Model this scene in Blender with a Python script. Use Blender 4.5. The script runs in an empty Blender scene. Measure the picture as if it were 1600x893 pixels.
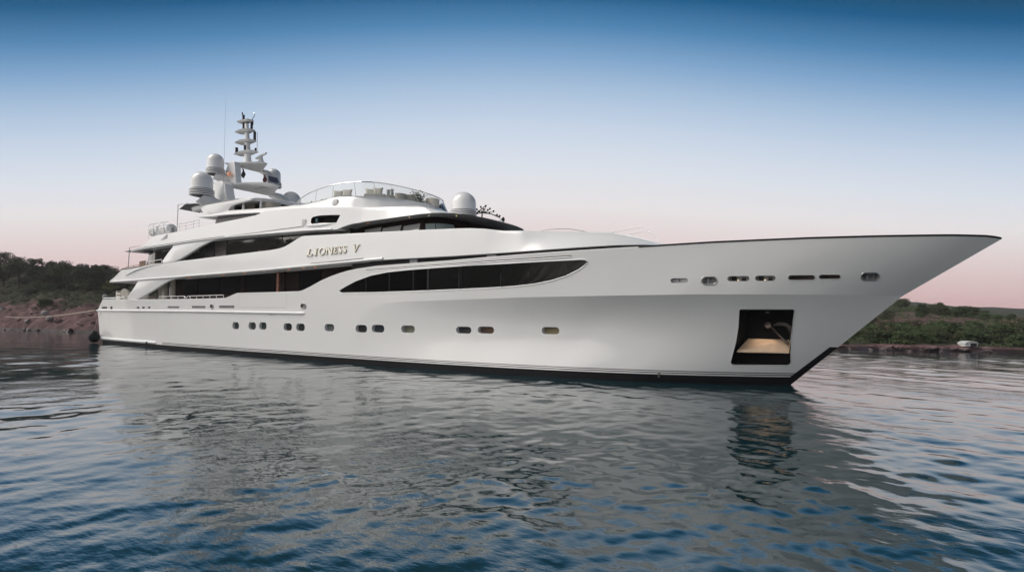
import bpy, bmesh, math, random
import numpy as np
from mathutils import Vector, Matrix
C = bpy.context.scene.collection
R = math.radians
rnd = random.Random(7)

# ------------------------------------------------------------------ camera, sky, sun, exposure
AL = 0.577336; ROLL = 0.014826
CAM = Vector((59.715, -28.190, 2.767))
rgt = Vector((math.cos(AL), math.sin(AL), 0)); fwd = Vector((-math.sin(AL), math.cos(AL), 0)); up = Vector((0, 0, 1))
r2 = rgt * math.cos(ROLL) + up * math.sin(ROLL); u2 = -rgt * math.sin(ROLL) + up * math.cos(ROLL)
cd = bpy.data.cameras.new('camera'); cam = bpy.data.objects.new('camera', cd); C.objects.link(cam)
m = Matrix((r2, u2, -fwd)).transposed().to_4x4(); m.translation = CAM
cam.matrix_world = m
cd.sensor_width = 36; cd.lens = 20.239; cd.shift_y = 0.03168; cd.clip_end = 20000; cd.clip_start = 0.1
bpy.context.scene.camera = cam
vs = bpy.context.scene.view_settings
vs.view_transform = 'Standard'; vs.look = 'None'; vs.gamma = 1; vs.use_curve_mapping = False; vs.exposure = 0.0

def s2l(c):
    return tuple(((v / 255) / 12.92 if v / 255 <= .04045 else ((v / 255 + .055) / 1.055) ** 2.4) for v in c) + (1,)
w = bpy.data.worlds.new('World'); bpy.context.scene.world = w; w.use_nodes = True
nt = w.node_tree; N = nt.nodes; L = nt.links; N.clear()
def wn(t, **k):
    n = N.new(t)
    for a, b in k.items(): setattr(n, a, b)
    return n
def wmath(op, a, b=None):
    n = N.new('ShaderNodeMath'); n.operation = op
    for i, v in enumerate((a, b)):
        if v is None: continue
        if isinstance(v, (int, float)): n.inputs[i].default_value = v
        else: L.new(v, n.inputs[i])
    return n.outputs[0]
tc = wn('ShaderNodeTexCoord'); sep = wn('ShaderNodeSeparateXYZ'); L.new(tc.outputs['Generated'], sep.inputs[0])
def wramp(stops):
    rp = wn('ShaderNodeValToRGB'); e = rp.color_ramp.elements
    while len(e) < len(stops): e.new(0.5)
    for i, (p, c) in enumerate(stops): e[i].position = p; e[i].color = s2l(c)
    return rp
rp = wramp([(0, (238, 188, 186)), (.03, (234, 193, 191)), (.07, (230, 204, 203)), (.11, (233, 218, 217)), (.155, (235, 231, 232)), (.21, (222, 228, 237)),
            (.27, (201, 215, 233)), (.325, (173, 197, 223)), (.385, (130, 168, 206)), (.44, (80, 134, 180)), (.50, (22, 92, 138)), (.56, (24, 66, 95)), (.8, (34, 58, 77)), (1, (38, 56, 72))])
# the blue deepens sooner away from the middle of the bay
dv = wn('ShaderNodeVectorMath', operation='DOT_PRODUCT'); L.new(tc.outputs['Generated'], dv.inputs[0]); dv.inputs[1].default_value = tuple(fwd)
side = wmath('ADD', wmath('MULTIPLY', wmath('SUBTRACT', .876, wmath('MAXIMUM', dv.outputs['Value'], .5)), 2.0), 1.0)
zz = wmath('MULTIPLY', sep.outputs[2], side)
L.new(zz, rp.inputs[0])
# the side of the sky where the sun has set (behind the viewer): bright, warm-white afterglow
vm = wn('ShaderNodeVectorMath', operation='DOT_PRODUCT'); L.new(tc.outputs['Generated'], vm.inputs[0]); vm.inputs[1].default_value = (-.5, -.866, 0)
back = wmath('MAXIMUM', wmath('ADD', wmath('MULTIPLY', vm.outputs['Value'], 1.7), -.52), 0.0)
back = wmath('MINIMUM', back, 1.0)
rp2 = wramp([(0, (236, 220, 206)), (.12, (248, 240, 232)), (.35, (255, 251, 246)), (.6, (236, 230, 222)), (1, (150, 160, 176))])
L.new(sep.outputs[2], rp2.inputs[0])
gain = wn('ShaderNodeMixRGB', blend_type='MULTIPLY'); gain.inputs[0].default_value = 1
L.new(rp2.outputs[0], gain.inputs[1]); GL = 2.2; gain.inputs[2].default_value = (GL, GL, GL, 1)
mx = wn('ShaderNodeMixRGB'); L.new(back, mx.inputs[0]); L.new(rp.outputs[0], mx.inputs[1]); L.new(gain.outputs[0], mx.inputs[2])
bg = wn('ShaderNodeBackground'); L.new(mx.outputs[0], bg.inputs[0]); bg.inputs[1].default_value = 1.0
wo = wn('ShaderNodeOutputWorld'); L.new(bg.outputs[0], wo.inputs[0])

sl = bpy.data.lights.new('sun', 'SUN'); sl.energy = 2.4; sl.angle = R(40); sl.color = (1, .95, .89)
so = bpy.data.objects.new('sun', sl); C.objects.link(so)
sdir = Vector((-.8 * math.cos(R(50)), -.6 * math.cos(R(50)), math.sin(R(50))))
so.rotation_euler = sdir.to_track_quat('Z', 'Y').to_euler(); so.location = (0, -60, 60)

# ------------------------------------------------------------------ materials
def mat(name, col, rough=.5, metal=0, spec=.5, coat=0, emit=None, estr=1, bump=0, bscale=20, var=0, vscale=3, trans=0):
    m = bpy.data.materials.new(name); m.use_nodes = True; n = m.node_tree.nodes; l = m.node_tree.links
    b = n['Principled BSDF']; b.inputs['Base Color'].default_value = (*col, 1); b.inputs['Roughness'].default_value = rough
    b.inputs['Metallic'].default_value = metal; b.inputs['Specular IOR Level'].default_value = spec
    b.inputs['Coat Weight'].default_value = coat; b.inputs['Coat Roughness'].default_value = .06
    b.inputs['Transmission Weight'].default_value = trans
    if emit: b.inputs['Emission Color'].default_value = (*emit, 1); b.inputs['Emission Strength'].default_value = estr
    t = n.new('ShaderNodeTexCoord')
    if var:
        nz = n.new('ShaderNodeTexNoise'); nz.inputs['Scale'].default_value = vscale; nz.inputs['Detail'].default_value = 5
        l.new(t.outputs['Object'], nz.inputs['Vector'])
        r = n.new('ShaderNodeValToRGB'); r.color_ramp.elements[0].position = .3; r.color_ramp.elements[1].position = .7
        r.color_ramp.elements[0].color = (*[c * (1 - var) for c in col], 1); r.color_ramp.elements[1].color = (*[min(c * (1 + var), 1) for c in col], 1)
        l.new(nz.outputs['Fac'], r.inputs[0]); l.new(r.outputs[0], b.inputs['Base Color'])
    if bump:
        nz = n.new('ShaderNodeTexNoise'); nz.inputs['Scale'].default_value = bscale; nz.inputs['Detail'].default_value = 6
        l.new(t.outputs['Object'], nz.inputs['Vector'])
        bp = n.new('ShaderNodeBump'); bp.inputs['Strength'].default_value = bump; bp.inputs['Distance'].default_value = .05
        l.new(nz.outputs['Fac'], bp.inputs['Height']); l.new(bp.outputs[0], b.inputs['Normal'])
    return m
WHITE = mat('white_gelcoat', (.74, .745, .75), .28, coat=.35, var=.012, vscale=.7)
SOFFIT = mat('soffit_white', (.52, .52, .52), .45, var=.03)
GLASS = mat('tinted_glass', (.006, .006, .007), .05, spec=.05)
GLASSB = mat('bronze_tinted_glass', (.02, .02, .017), .02, spec=.9)
BLACK = mat('black_trim', (.01, .01, .011), .4, spec=.25, var=.2)
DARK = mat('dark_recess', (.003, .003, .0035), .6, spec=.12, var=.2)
BROWN = mat('dark_varnished_wood', (.012, .006, .005), .4, spec=.05, var=.35, vscale=2)
WOOD = mat('red_wood', (.22, .085, .05), .3, coat=.4, var=.25, vscale=6)
TEAK = mat('teak', (.2, .12, .075), .55, var=.2, vscale=8)
STEEL = mat('polished_steel', (.72, .72, .72), .18, metal=1)
GREY = mat('grey_panel', (.3, .3, .31), .4, var=.05)
LGREY = mat('light_grey', (.5, .5, .5), .4, var=.05)
BEIGE = mat('beige_panel', (.5, .45, .37), .5, var=.06)
CUSH = mat('beige_cushion_cloth', (.56, .53, .47), .9, var=.06, bump=.2, bscale=60)
SOFA = mat('grey_sofa_cloth', (.4, .4, .39), .9, var=.08, bump=.2, bscale=60)
GOLD = mat('cream_lettering', (.88, .85, .75), .3)
GOLDE = mat('shadowed_letter_edge', (.56, .47, .33), .4)  # gold-brown letter sides, with the letters' shadow put into the tan
AMBER = mat('amber_lamp', (.9, .35, .05), .4, emit=(1, .27, .03), estr=1.1)
WARM = mat('warm_lamp', (1, .8, .5), .4, emit=(1, .8, .55), estr=1.0)
YEL = mat('yellow_lamp', (.9, .8, .1), .4, emit=(.95, .85, .1), estr=1.2)
SILL = mat('polished_sill', (.72, .53, .38), .35, var=.1, vscale=3)
RUBBER = mat('black_rubber', (.006, .01, .01), .8, spec=.12, bump=.2)
ROPE = mat('rope', (.42, .35, .3), .8, bump=.4, bscale=80)
AWN = mat('black_awning_cloth', (.02, .02, .024), .8)
REDF = mat('dark_red_flag', (.09, .02, .03), .8)
BLKF = mat('black_flag', (.015, .017, .016), .8)
LEAFP = mat('pot_plant_leaf', (.16, .2, .11), .6, var=.4, vscale=5)
LEAFG = mat('silver_leaf', (.42, .43, .4), .7, var=.3, vscale=5)
PANELB = mat('blue_grey_panel', (.09, .1, .15), .25)

def hull_mat():
    m = bpy.data.materials.new('hull_paint'); m.use_nodes = True; n = m.node_tree.nodes; l = m.node_tree.links
    b = n['Principled BSDF']; b.inputs['Roughness'].default_value = .26; b.inputs['Coat Weight'].default_value = .3; b.inputs['Coat Roughness'].default_value = .05
    t = n.new('ShaderNodeTexCoord'); s = n.new('ShaderNodeSeparateXYZ'); l.new(t.outputs['Object'], s.inputs[0])
    def M(op, a, bb):
        q = n.new('ShaderNodeMath'); q.operation = op
        for i, v in enumerate((a, bb)):
            if isinstance(v, (int, float)): q.inputs[i].default_value = v
            else: l.new(v, q.inputs[i])
        return q.outputs[0]
    x, z = s.outputs[0], s.outputs[2]
    base = M('ADD', .27, M('MULTIPLY', M('MAXIMUM', M('SUBTRACT', x, 22), 0), .003))   # boot top rises a little towards the bow
    dz = M('SUBTRACT', z, base)
    boot = M('LESS_THAN', dz, 0)
    def band(a, bb): return M('MULTIPLY', M('GREATER_THAN', dz, a), M('LESS_THAN', dz, bb))
    fwdm = M('GREATER_THAN', x, 11.5)
    st = M('MULTIPLY', M('ADD', band(.055, .10), band(.145, .185)), fwdm)
    # black chafe plate down the stem
    stemx = M('ADD', 56.16, M('MULTIPLY', z, 1.0))
    stem = M('MULTIPLY', M('GREATER_THAN', x, M('SUBTRACT', stemx, M('SUBTRACT', .4, M('MULTIPLY', z, .1)))), M('LESS_THAN', z, 1.75))
    k = M('MINIMUM', M('ADD', boot, stem), 1)
    nz = n.new('ShaderNodeTexNoise'); nz.inputs['Scale'].default_value = .35; nz.inputs['Detail'].default_value = 4; l.new(t.outputs['Object'], nz.inputs['Vector'])
    r0 = n.new('ShaderNodeValToRGB'); r0.color_ramp.elements[0].color = (.715, .715, .71, 1); r0.color_ramp.elements[1].color = (.745, .745, .745, 1); l.new(nz.outputs['Fac'], r0.inputs[0])
    m1 = n.new('ShaderNodeMixRGB'); l.new(st, m1.inputs[0]); l.new(r0.outputs[0], m1.inputs[1]); m1.inputs[2].default_value = (.07, .065, .075, 1)
    m2 = n.new('ShaderNodeMixRGB'); l.new(k, m2.inputs[0]); l.new(m1.outputs[0], m2.inputs[1]); m2.inputs[2].default_value = (.012, .012, .014, 1)
    l.new(m2.outputs[0], b.inputs['Base Color'])
    inv = M('SUBTRACT', 1, k); l.new(M('MULTIPLY', inv, .5), b.inputs['Coat Weight']); l.new(M('MULTIPLY_ADD' if False else 'ADD', M('MULTIPLY', inv, .42), .08), b.inputs['Specular IOR Level']); l.new(M('ADD', M('MULTIPLY', k, .4), .26), b.inputs['Roughness'])
    # faint plating unfairness
    n2 = n.new('ShaderNodeTexNoise'); n2.inputs['Scale'].default_value = .55; l.new(t.outputs['Object'], n2.inputs['Vector'])
    bp = n.new('ShaderNodeBump'); bp.inputs['Strength'].default_value = .08; bp.inputs['Distance'].default_value = .12
    l.new(n2.outputs['Fac'], bp.inputs['Height']); l.new(bp.outputs[0], b.inputs['Normal'])
    return m
HULL = hull_mat()
def clear_glass():
    m = bpy.data.materials.new('clear_glass'); m.use_nodes = True; n = m.node_tree.nodes; l = m.node_tree.links
    n.remove(n['Principled BSDF']); o = n['Material Output']
    tr = n.new('ShaderNodeBsdfTransparent'); tr.inputs[0].default_value = (.9, .93, .93, 1)
    gl = n.new('ShaderNodeBsdfGlossy'); gl.inputs['Roughness'].default_value = .02
    fr = n.new('ShaderNodeFresnel'); fr.inputs[0].default_value = 1.45
    mm = n.new('ShaderNodeMixShader'); l.new(fr.outputs[0], mm.inputs[0]); l.new(tr.outputs[0], mm.inputs[1]); l.new(gl.outputs[0], mm.inputs[2]); l.new(mm.outputs[0], o.inputs[0])
    return m
CLEAR = clear_glass()

# ------------------------------------------------------------------ mesh helpers
def ip(x, P): return float(np.interp(x, [p[0] for p in P], [p[1] for p in P]))
def tag(o, label=None, cat=None, group=None, kind=None):
    if label: o['label'] = label
    if cat: o['category'] = cat
    if group: o['group'] = group
    if kind: o['kind'] = kind
    return o
def link(name, me, parent=None):
    o = bpy.data.objects.new(name, me); C.objects.link(o)
    if parent: o.parent = parent; o.matrix_parent_inverse = Matrix.Identity(4)
    return o
def meshobj(name, verts, faces, m, parent=None, smooth=True, angle=32):
    me = bpy.data.meshes.new(name); me.from_pydata([tuple(v) for v in verts], [], faces); me.update()
    bm = bmesh.new(); bm.from_mesh(me); bmesh.ops.recalc_face_normals(bm, faces=bm.faces); bm.to_mesh(me); bm.free()
    me.materials.append(m)
    if smooth:
        me.polygons.foreach_set('use_smooth', [True] * len(me.polygons)); me.set_sharp_from_angle(angle=R(angle))
    return link(name, me, parent)
class MB:
    def __init__(s): s.v = []; s.f = []
    def add(s, v, f):
        o = len(s.v); s.v += [tuple(p) for p in v]; s.f += [tuple(i + o for i in q) for q in f]; return s
    def box(s, c, d, rz=0, tx=0, ty=0):
        M = Matrix.Translation(c) @ Matrix.Rotation(rz, 4, 'Z') @ Matrix.Rotation(ty, 4, 'Y') @ Matrix.Rotation(tx, 4, 'X')
        v = [M @ Vector((x * d[0] / 2, y * d[1] / 2, z * d[2] / 2)) for x in (-1, 1) for y in (-1, 1) for z in (-1, 1)]
        return s.add(v, [(0, 1, 3, 2), (4, 6, 7, 5), (0, 4, 5, 1), (2, 3, 7, 6), (0, 2, 6, 4), (1, 5, 7, 3)])
    def tube(s, pts, r, n=8):
        pts = [Vector(p) for p in pts]; V = []; F = []
        for i, p in enumerate(pts):
            t = (pts[min(i + 1, len(pts) - 1)] - pts[max(i - 1, 0)]).normalized()
            a = t.orthogonal().normalized() if abs(t.z) > .9 else t.cross(Vector((0, 0, 1))).normalized()
            b = t.cross(a); rr = r[i] if isinstance(r, (list, tuple)) else r
            V += [p + (a * math.cos(k * 2 * math.pi / n) + b * math.sin(k * 2 * math.pi / n)) * rr for k in range(n)]
        for i in range(len(pts) - 1):
            for k in range(n):
                F.append((i * n + k, i * n + (k + 1) % n, (i + 1) * n + (k + 1) % n, (i + 1) * n + k))
        F.append(tuple(range(n))); F.append(tuple((len(pts) - 1) * n + k for k in range(n)))
        return s.add(V, F)
    def lathe(s, c, prof, n=28, axis='Z', M=None):
        V = []; F = []
        for (r, h) in prof:
            for k in range(n):
                a = 2 * math.pi * k / n; p = Vector((r * math.cos(a), r * math.sin(a), h))
                if M: p = M @ p
                V.append(Vector(c) + p)
        for i in range(len(prof) - 1):
            for k in range(n):
                F.append((i * n + k, i * n + (k + 1) % n, (i + 1) * n + (k + 1) % n, (i + 1) * n + k))
        F.append(tuple(range(n))); F.append(tuple((len(prof) - 1) * n + k for k in range(n)))
        return s.add(V, F)
    def prism(s, pts, axis, a, b):
        """polygon extruded; axis 'y': pts are (x,z) from y=a to y=b; axis 'z': pts are (x,y)"""
        n = len(pts)
        g = (lambda p, h: (p[0], h, p[1])) if axis == 'y' else (lambda p, h: (p[0], p[1], h))
        return s.add([g(p, a) for p in pts] + [g(p, b) for p in pts],
                     [tuple(range(n)), tuple(range(2 * n - 1, n - 1, -1))] + [(i, (i + 1) % n, n + (i + 1) % n, n + i) for i in range(n)])
    def build(s, name, m, parent=None, smooth=True, bevel=0, angle=32):
        if bevel:
            o = meshobj(name, s.v, s.f, m, parent, False)
            bm = bmesh.new(); bm.from_mesh(o.data)
            bmesh.ops.bevel(bm, geom=[e for e in bm.edges if e.is_manifold and e.calc_face_angle(0) > .5], offset=bevel, segments=2, affect='EDGES', profile=.6)
            bm.to_mesh(o.data); bm.free()
            o.data.polygons.foreach_set('use_smooth', [True] * len(o.data.polygons)); o.data.set_sharp_from_angle(angle=R(40))
            return o
        return meshobj(name, s.v, s.f, m, parent, smooth, angle)
def empty(name, loc=(0, 0, 0)):
    o = bpy.data.objects.new(name, None); C.objects.link(o); o.location = loc; return o
def cut(o, cutter):
    md = o.modifiers.new('b', 'BOOLEAN'); md.object = cutter; md.operation = 'DIFFERENCE'; md.solver = 'EXACT'
    bpy.context.view_layer.update()
    dg = bpy.context.evaluated_depsgraph_get()
    me = bpy.data.meshes.new_from_object(o.evaluated_get(dg)); o.modifiers.clear(); o.data = me
    me.polygons.foreach_set('use_smooth', [True] * len(me.polygons)); me.set_sharp_from_angle(angle=R(20))
    if o.name == 'hull':
        # the knuckle is a true crease forward of the saloon window
        sh = me.attributes.get('sharp_edge') or me.attributes.new('sharp_edge', 'BOOLEAN', 'EDGE')
        for e in me.edges:
            a, b = me.vertices[e.vertices[0]].co, me.vertices[e.vertices[1]].co
            if a.x > 36 and b.x > 36 and abs(a.z - ip(a.x / LK * LK, ZK)) < .012 and abs(b.z - ip(b.x, ZK)) < .012 and abs(a.x - b.x) > .01: sh.data[e.index].value = True
    bpy.data.objects.remove(cutter)

# ------------------------------------------------------------------ hull form (metres; x forward from the transom, y to port)
HT = [(-0.3, 3.9), (0.68, 3.9), (5.83, 3.87), (10.27, 3.85), (16.52, 3.85), (20.3, 3.88), (20.6, 3.93), (21.7, 4.19), (21.89, 4.22), (25.45, 4.23), (28.6, 4.25), (29.0, 4.32), (29.7, 4.53), (30.68, 4.87), (31.5, 5.09), (32.33, 5.27), (33.1, 5.4), (33.92, 5.49), (35.41, 5.59), (38.22, 5.64), (40.74, 5.68), (43.7, 5.77), (47.92, 5.88), (50.66, 5.95), (53.56, 6.05), (57.09, 6.11), (59.45, 6.12), (61.72, 6.12), (62.9, 6.1), (63.3, 6.03)]
WL = [(0, 4.6), (6, 4.9), (14, 5.1), (36, 5.1), (40, 4.98), (44, 4.6), (47, 4.1), (50, 3.25), (52.3, 2.3), (54.5, 1.1), (55.6, .42), (56.16, .02)]
KN = [(0, 4.85), (6, 5.03), (12, 5.13), (37, 5.14), (41, 5.02), (45, 4.78), (48.5, 4.36), (52, 3.7), (55, 2.85), (57.5, 1.83), (59, .95), (60.23, .02)]
ZK = [(0, 3.1), (30, 3.3), (38, 3.6), (44.45, 3.77), (47.7, 3.83), (50.6, 3.87), (53.2, 3.91), (60.3, 3.91)]
SH = [(0, 4.95), (6, 5.1), (12, 5.15), (38, 5.15), (42, 5.12), (46, 4.92), (49, 4.5), (52, 3.9), (55, 3.2), (57.5, 2.55), (59.5, 1.95), (61.3, 1.28), (62.5, .7), (63.0, .4), (63.3, 0.02)]
def smoothP(P, n=3):
    # monotone resample and soften so plan curves have no kinks
    xs = np.linspace(P[0][0], P[-1][0], 241); ys = np.interp(xs, [p[0] for p in P], [p[1] for p in P])
    for _ in range(n * 4):
        y2 = ys.copy(); y2[1:-1] = (ys[:-2] + 2 * ys[1:-1] + ys[2:]) / 4; ys = y2
    return list(zip(xs.tolist(), ys.tolist()))
WL, KN, SH = smoothP(WL), smoothP(KN), smoothP(SH)
LW, LK, LS = 56.16, 60.23, 63.3
def hull_pt(s, t, lower):
    if lower:
        zk = ip(s * LK, ZK); tt = t ** 1.3
        hol = 1 - .78 * min(max((s - .58) / .24, 0), 1) * t ** 1.6 * (1 - t)          # hollow bow sections flare out under the knuckle
        return (s * ((1 - t) * LW + t * LK), ((1 - tt) * ip(s * LW, WL) + tt * ip(s * LK, KN)) * hol, t * zk)
    zk = ip(s * LK, ZK); zt = ip(s * LS, HT)
    return (s * ((1 - t) * LK + t * LS), (1 - t) * ip(s * LK, KN) + t * ip(s * LS, SH), zk + t * (zt - zk))
def hull_b(x, z):
    s = min(x / LW, 1.0)
    for i in range(40):
        xk = s * LK; zk = ip(xk, ZK)
        if z <= zk:
            lo = True; t = max(z, 0) / zk; xs = s * ((1 - t) * LW + t * LK)
        else:
            lo = False; zt = ip(s * LS, HT); t = min((z - zk) / max(zt - zk, 1e-3), 1); xs = s * ((1 - t) * LK + t * LS)
        s = min(max(s + (x - xs) / 62, 0), 1)
    return hull_pt(s, t, lo)[1]

yacht = tag(empty('motor_yacht'), 'long white three-deck superyacht with dark tinted windows and a raked bow lying across the bay', 'yacht')

def build_hull():
    S = sorted(set(np.round(np.concatenate([np.linspace(0, .31, 40), np.linspace(.31, .37, 40), np.linspace(.37, .44, 30), np.linspace(.44, .6, 60), np.linspace(.6, 1, 90)]), 5)))
    rows = [('k', -.9)] + [('l', t) for t in np.linspace(0, 1, 14)] + [('u', t) for t in np.linspace(0, 1, 8)[1:]] + [('c', 0)]
    V = []; n = len(S); m = len(rows)
    for kind, t in rows:
        for s in S:
            if kind == 'k': x, b, z = hull_pt(s, 0, True); x = x * .985; b *= .9; z = -.9
            elif kind == 'l': x, b, z = hull_pt(s, t, True)
            elif kind == 'u': x, b, z = hull_pt(s, t, False)
            else: x, b, z = hull_pt(s, 1, False); b = max(b - .05, .012); z += .035
            if s < .05: x += (1 - s / .05) * (float(np.interp(z, [-.9, .1, .8, 2.95, 3.9], [.1, 0, -.62, -.6, .65])))
            V.append((x, -b, z))
    nv = len(V); V += [(x, -y, z) for x, y, z in V]
    F = []
    for i in range(m - 1):
        for j in range(n - 1):
            a = i * n + j; F.append((a, a + 1, a + n + 1, a + n)); F.append((nv + a, nv + a + n, nv + a + n + 1, nv + a + 1))
        a = i * n; F.append((a, a + n, nv + a + n, nv + a)); a = i * n + n - 1; F.append((a, nv + a, nv + a + n, a + n))
    for j in range(n - 1):
        F.append((j, nv + j, nv + j + 1, j + 1)); a = (m - 1) * n + j; F.append((a, a + 1, nv + a + 1, nv + a))
    return meshobj('hull', V, F, HULL, yacht, True, 24)
hull = build_hull()

def rrect(x0, x1, z0, z1, r, n=5, slant=0):
    pts = []
    r = min(r, (x1 - x0) / 2 - 1e-4, (z1 - z0) / 2 - 1e-4)
    for cx, cz, a0 in ((x1 - r, z1 - r, 0), (x0 + r, z1 - r, 90), (x0 + r, z0 + r, 180), (x1 - r, z0 + r, 270)):
        for k in range(n + 1):
            a = R(a0 + 90 * k / n); z = cz + r * math.sin(a)
            pts.append((cx + r * math.cos(a) + slant * (z - z0), z))
    return pts
def scale_poly(P, k):
    cx = sum(p[0] for p in P) / len(P); cz = sum(p[1] for p in P) / len(P)
    return [(cx + (x - cx) * k, cz + (z - cz) * k) for x, z in P]
PORTS = [(21.75, 1.98, .81, .49), (23.7, 2.0, .85, .5), (24.9, 2.02, .81, .49), (27.55, 2.01, .85, .47), (28.83, 2.015, .85, .47), (31.56, 2.05, .87, .44), (34.31, 2.05, .9, .43), (35.6, 2.08, .94, .43), (37.76, 2.1, .94, .39), (41.37, 2.13, .92, .35), (42.68, 2.16, .93, .35), (46.16, 2.21, .88, .34)]
BIGW = [(32.44, 4.26), (32.47, 4.19), (32.56, 4.14), (32.77, 4.12), (34.5, 4.115), (36.15, 4.12), (38.54, 4.15), (40.73, 4.19), (43.13, 4.25), (44.6, 4.31), (45.66, 4.4), (46.52, 4.54), (47.29, 4.75), (47.91, 5.03), (48.18, 5.2), (48.3, 5.32), (48.32, 5.4), (48.26, 5.46), (48.06, 5.49), (46.31, 5.46), (44.58, 5.43), (40.71, 5.38), (38.05, 5.32), (36.47, 5.25), (35.11, 5.1), (33.85, 4.81), (32.98, 4.51), (32.6, 4.36)]
POCK = [(54.46, 3.27), (54.52, 3.31), (56.42, 3.33), (56.5, 3.28), (56.41, 2.8), (56.34, 2.33), (56.28, 1.9), (56.26, 1.5), (56.25, 1.05), (56.2, .95), (56.1, .9), (54.15, .87), (54.04, .9), (53.99, .99), (54.1, 1.4), (54.24, 1.9), (54.37, 2.56)]
FREE = [('grey', rrect(51.89, 52.61, 4.39, 4.59, .1)), ('chrome', rrect(53.13, 53.72, 4.32, 4.64, .16)), ('gear', rrect(54.12, 54.94, 4.45, 4.66, .1)), ('gear', rrect(55.15, 55.89, 4.46, 4.67, .1)),
        ('brown', rrect(56.33, 57.28, 4.48, 4.69, .1)), ('brown', rrect(57.4, 58.15, 4.52, 4.71, .1)), ('chrome', rrect(58.83, 59.43, 4.49, 4.77, .14))]
SIDEV = [rrect(.35, 1.5, 3.11, 3.27, .03), rrect(2.12, 2.6, 3.05, 3.32, .14), rrect(7.28, 7.74, 3.14, 3.28, .02), rrect(8.25, 8.69, 3.14, 3.28, .02), rrect(9.2, 9.68, 3.15, 3.28, .02)]
VENT = [rrect(12.5, 14.23, 3.17, 3.32, .02), rrect(16.06, 17.9, 3.18, 3.35, .02), rrect(19.7, 21.58, 3.19, 3.38, .02)]
ROUND = [rrect(18.54, 18.96, 3.15, 3.46, .15), rrect(28.86, 29.36, 3.18, 3.5, .16)]
def poly_b(P): return sum(hull_b(x, z) for x, z in P[::3]) / len(P[::3])
cutm = MB()
def porthole_poly(p): x, z, ww, h = p; return rrect(x - ww / 2, x + ww / 2, z - h / 2, z + h / 2, h * .47)
for p in PORTS:
    P = porthole_poly(p); b = poly_b(P); cutm.prism(P, 'y', -b - .6, -b + .24)
for P in SIDEV + VENT + ROUND:
    b = poly_b(P); cutm.prism(P, 'y', -b - .6, -b + .10)
for k, P in FREE:
    b = min(hull_b(x, z) for x, z in P); cutm.prism(P, 'y', -b - 1.0, -b + (.04 if k == 'grey' else .3))
PB = min(hull_b(x, z) for x, z in POCK)
cutm.prism(POCK, 'y', -5.5, -max(PB - .35, .45))
cutter = cutm.build('cutter', HULL, None, False)
cut(hull, cutter)
# large saloon window: a recess following the side
def strip_patch(name, outline, bf, off, m, parent, dx=.25, nv=4, mirror=True, thick=0.03):
    xs = [p[0] for p in outline]; x0, x1 = min(xs) + .004, max(xs) - .004; n = max(int((x1 - x0) / dx), 6)
    V = []; F = []; cols = []
    for i in range(n + 1):
        f = i / n; x = x0 + (x1 - x0) * (.5 - .5 * math.cos(math.pi * f)) if n < 30 else x0 + (x1 - x0) * f
        zs = []
        for a, b in zip(outline, outline[1:] + outline[:1]):
            if (a[0] - x) * (b[0] - x) <= 0 and a[0] != b[0]:
                zs.append(a[1] + (b[1] - a[1]) * (x - a[0]) / (b[0] - a[0]))
        cols.append((x, min(zs), max(zs)))
    for sgn in ((-1, 1) if mirror else (-1,)):
        o = len(V)
        for k in (0, 1):
            for x, a, b in cols:
                for j in range(nv + 1):
                    z = a + (b - a) * j / nv; V.append((x, sgn * (bf(x, z) + off - k * thick), z))
        st = (n + 1) * (nv + 1)
        for i in range(n):
            for j in range(nv):
                q = o + i * (nv + 1) + j; F.append((q, q + 1, q + nv + 2, q + nv + 1)); F.append((q + st, q + st + nv + 1, q + st + nv + 2, q + st + 1))
            q = o + i * (nv + 1); F.append((q, q + nv + 1, q + st + nv + 1, q + st)); q += nv; F.append((q, q + st, q + st + nv + 1, q + nv + 1))
        for q in (o, o + n * (nv + 1)):
            for j in range(nv): F.append((q + j, q + st + j, q + st + j + 1, q + j + 1))
    return meshobj(name, V, F, m, parent, True, 40)
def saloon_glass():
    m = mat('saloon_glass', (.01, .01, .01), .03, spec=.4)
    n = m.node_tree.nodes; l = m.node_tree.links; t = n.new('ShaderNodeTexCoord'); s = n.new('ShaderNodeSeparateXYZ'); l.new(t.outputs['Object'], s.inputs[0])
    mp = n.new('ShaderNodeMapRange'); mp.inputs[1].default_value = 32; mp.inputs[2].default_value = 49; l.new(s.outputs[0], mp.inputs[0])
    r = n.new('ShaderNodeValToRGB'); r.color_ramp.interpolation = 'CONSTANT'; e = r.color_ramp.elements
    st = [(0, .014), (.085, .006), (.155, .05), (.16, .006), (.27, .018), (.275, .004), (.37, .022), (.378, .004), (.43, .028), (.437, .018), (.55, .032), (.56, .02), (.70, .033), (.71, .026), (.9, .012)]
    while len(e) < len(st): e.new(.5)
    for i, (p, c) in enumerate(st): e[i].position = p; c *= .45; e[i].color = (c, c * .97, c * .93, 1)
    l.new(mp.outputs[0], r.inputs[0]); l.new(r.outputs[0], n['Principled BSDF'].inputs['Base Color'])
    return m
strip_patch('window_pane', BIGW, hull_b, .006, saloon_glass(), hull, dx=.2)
fr = MB()
for sg in (-1, 1):
    ring = [(x, sg * (hull_b(x, z) + .004), z) for x, z in BIGW]
    fr.tube(ring + ring[:2], .028, 6)
fr.build('window_frame', WHITE, hull)
for xm in (36.55, 38.32, 39.35, 41.4, 43.9):
    a = [z for z in (ip(xm, BIGW[3:18]),)]; zt = ip(xm, [p for p in BIGW[:18:-1]][0:]) if False else ip(xm, sorted(BIGW[18:]))
    g = MB(); z0 = a[0] + .03
    for sg in (-1, 1): g.box((xm, sg * (hull_b(xm, 4.8) + .004), (z0 + zt - .03) / 2), (.05 if xm != 39.35 else .12, .03, zt - .06 - z0))
    g.build('mullion', BLACK, hull)
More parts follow.
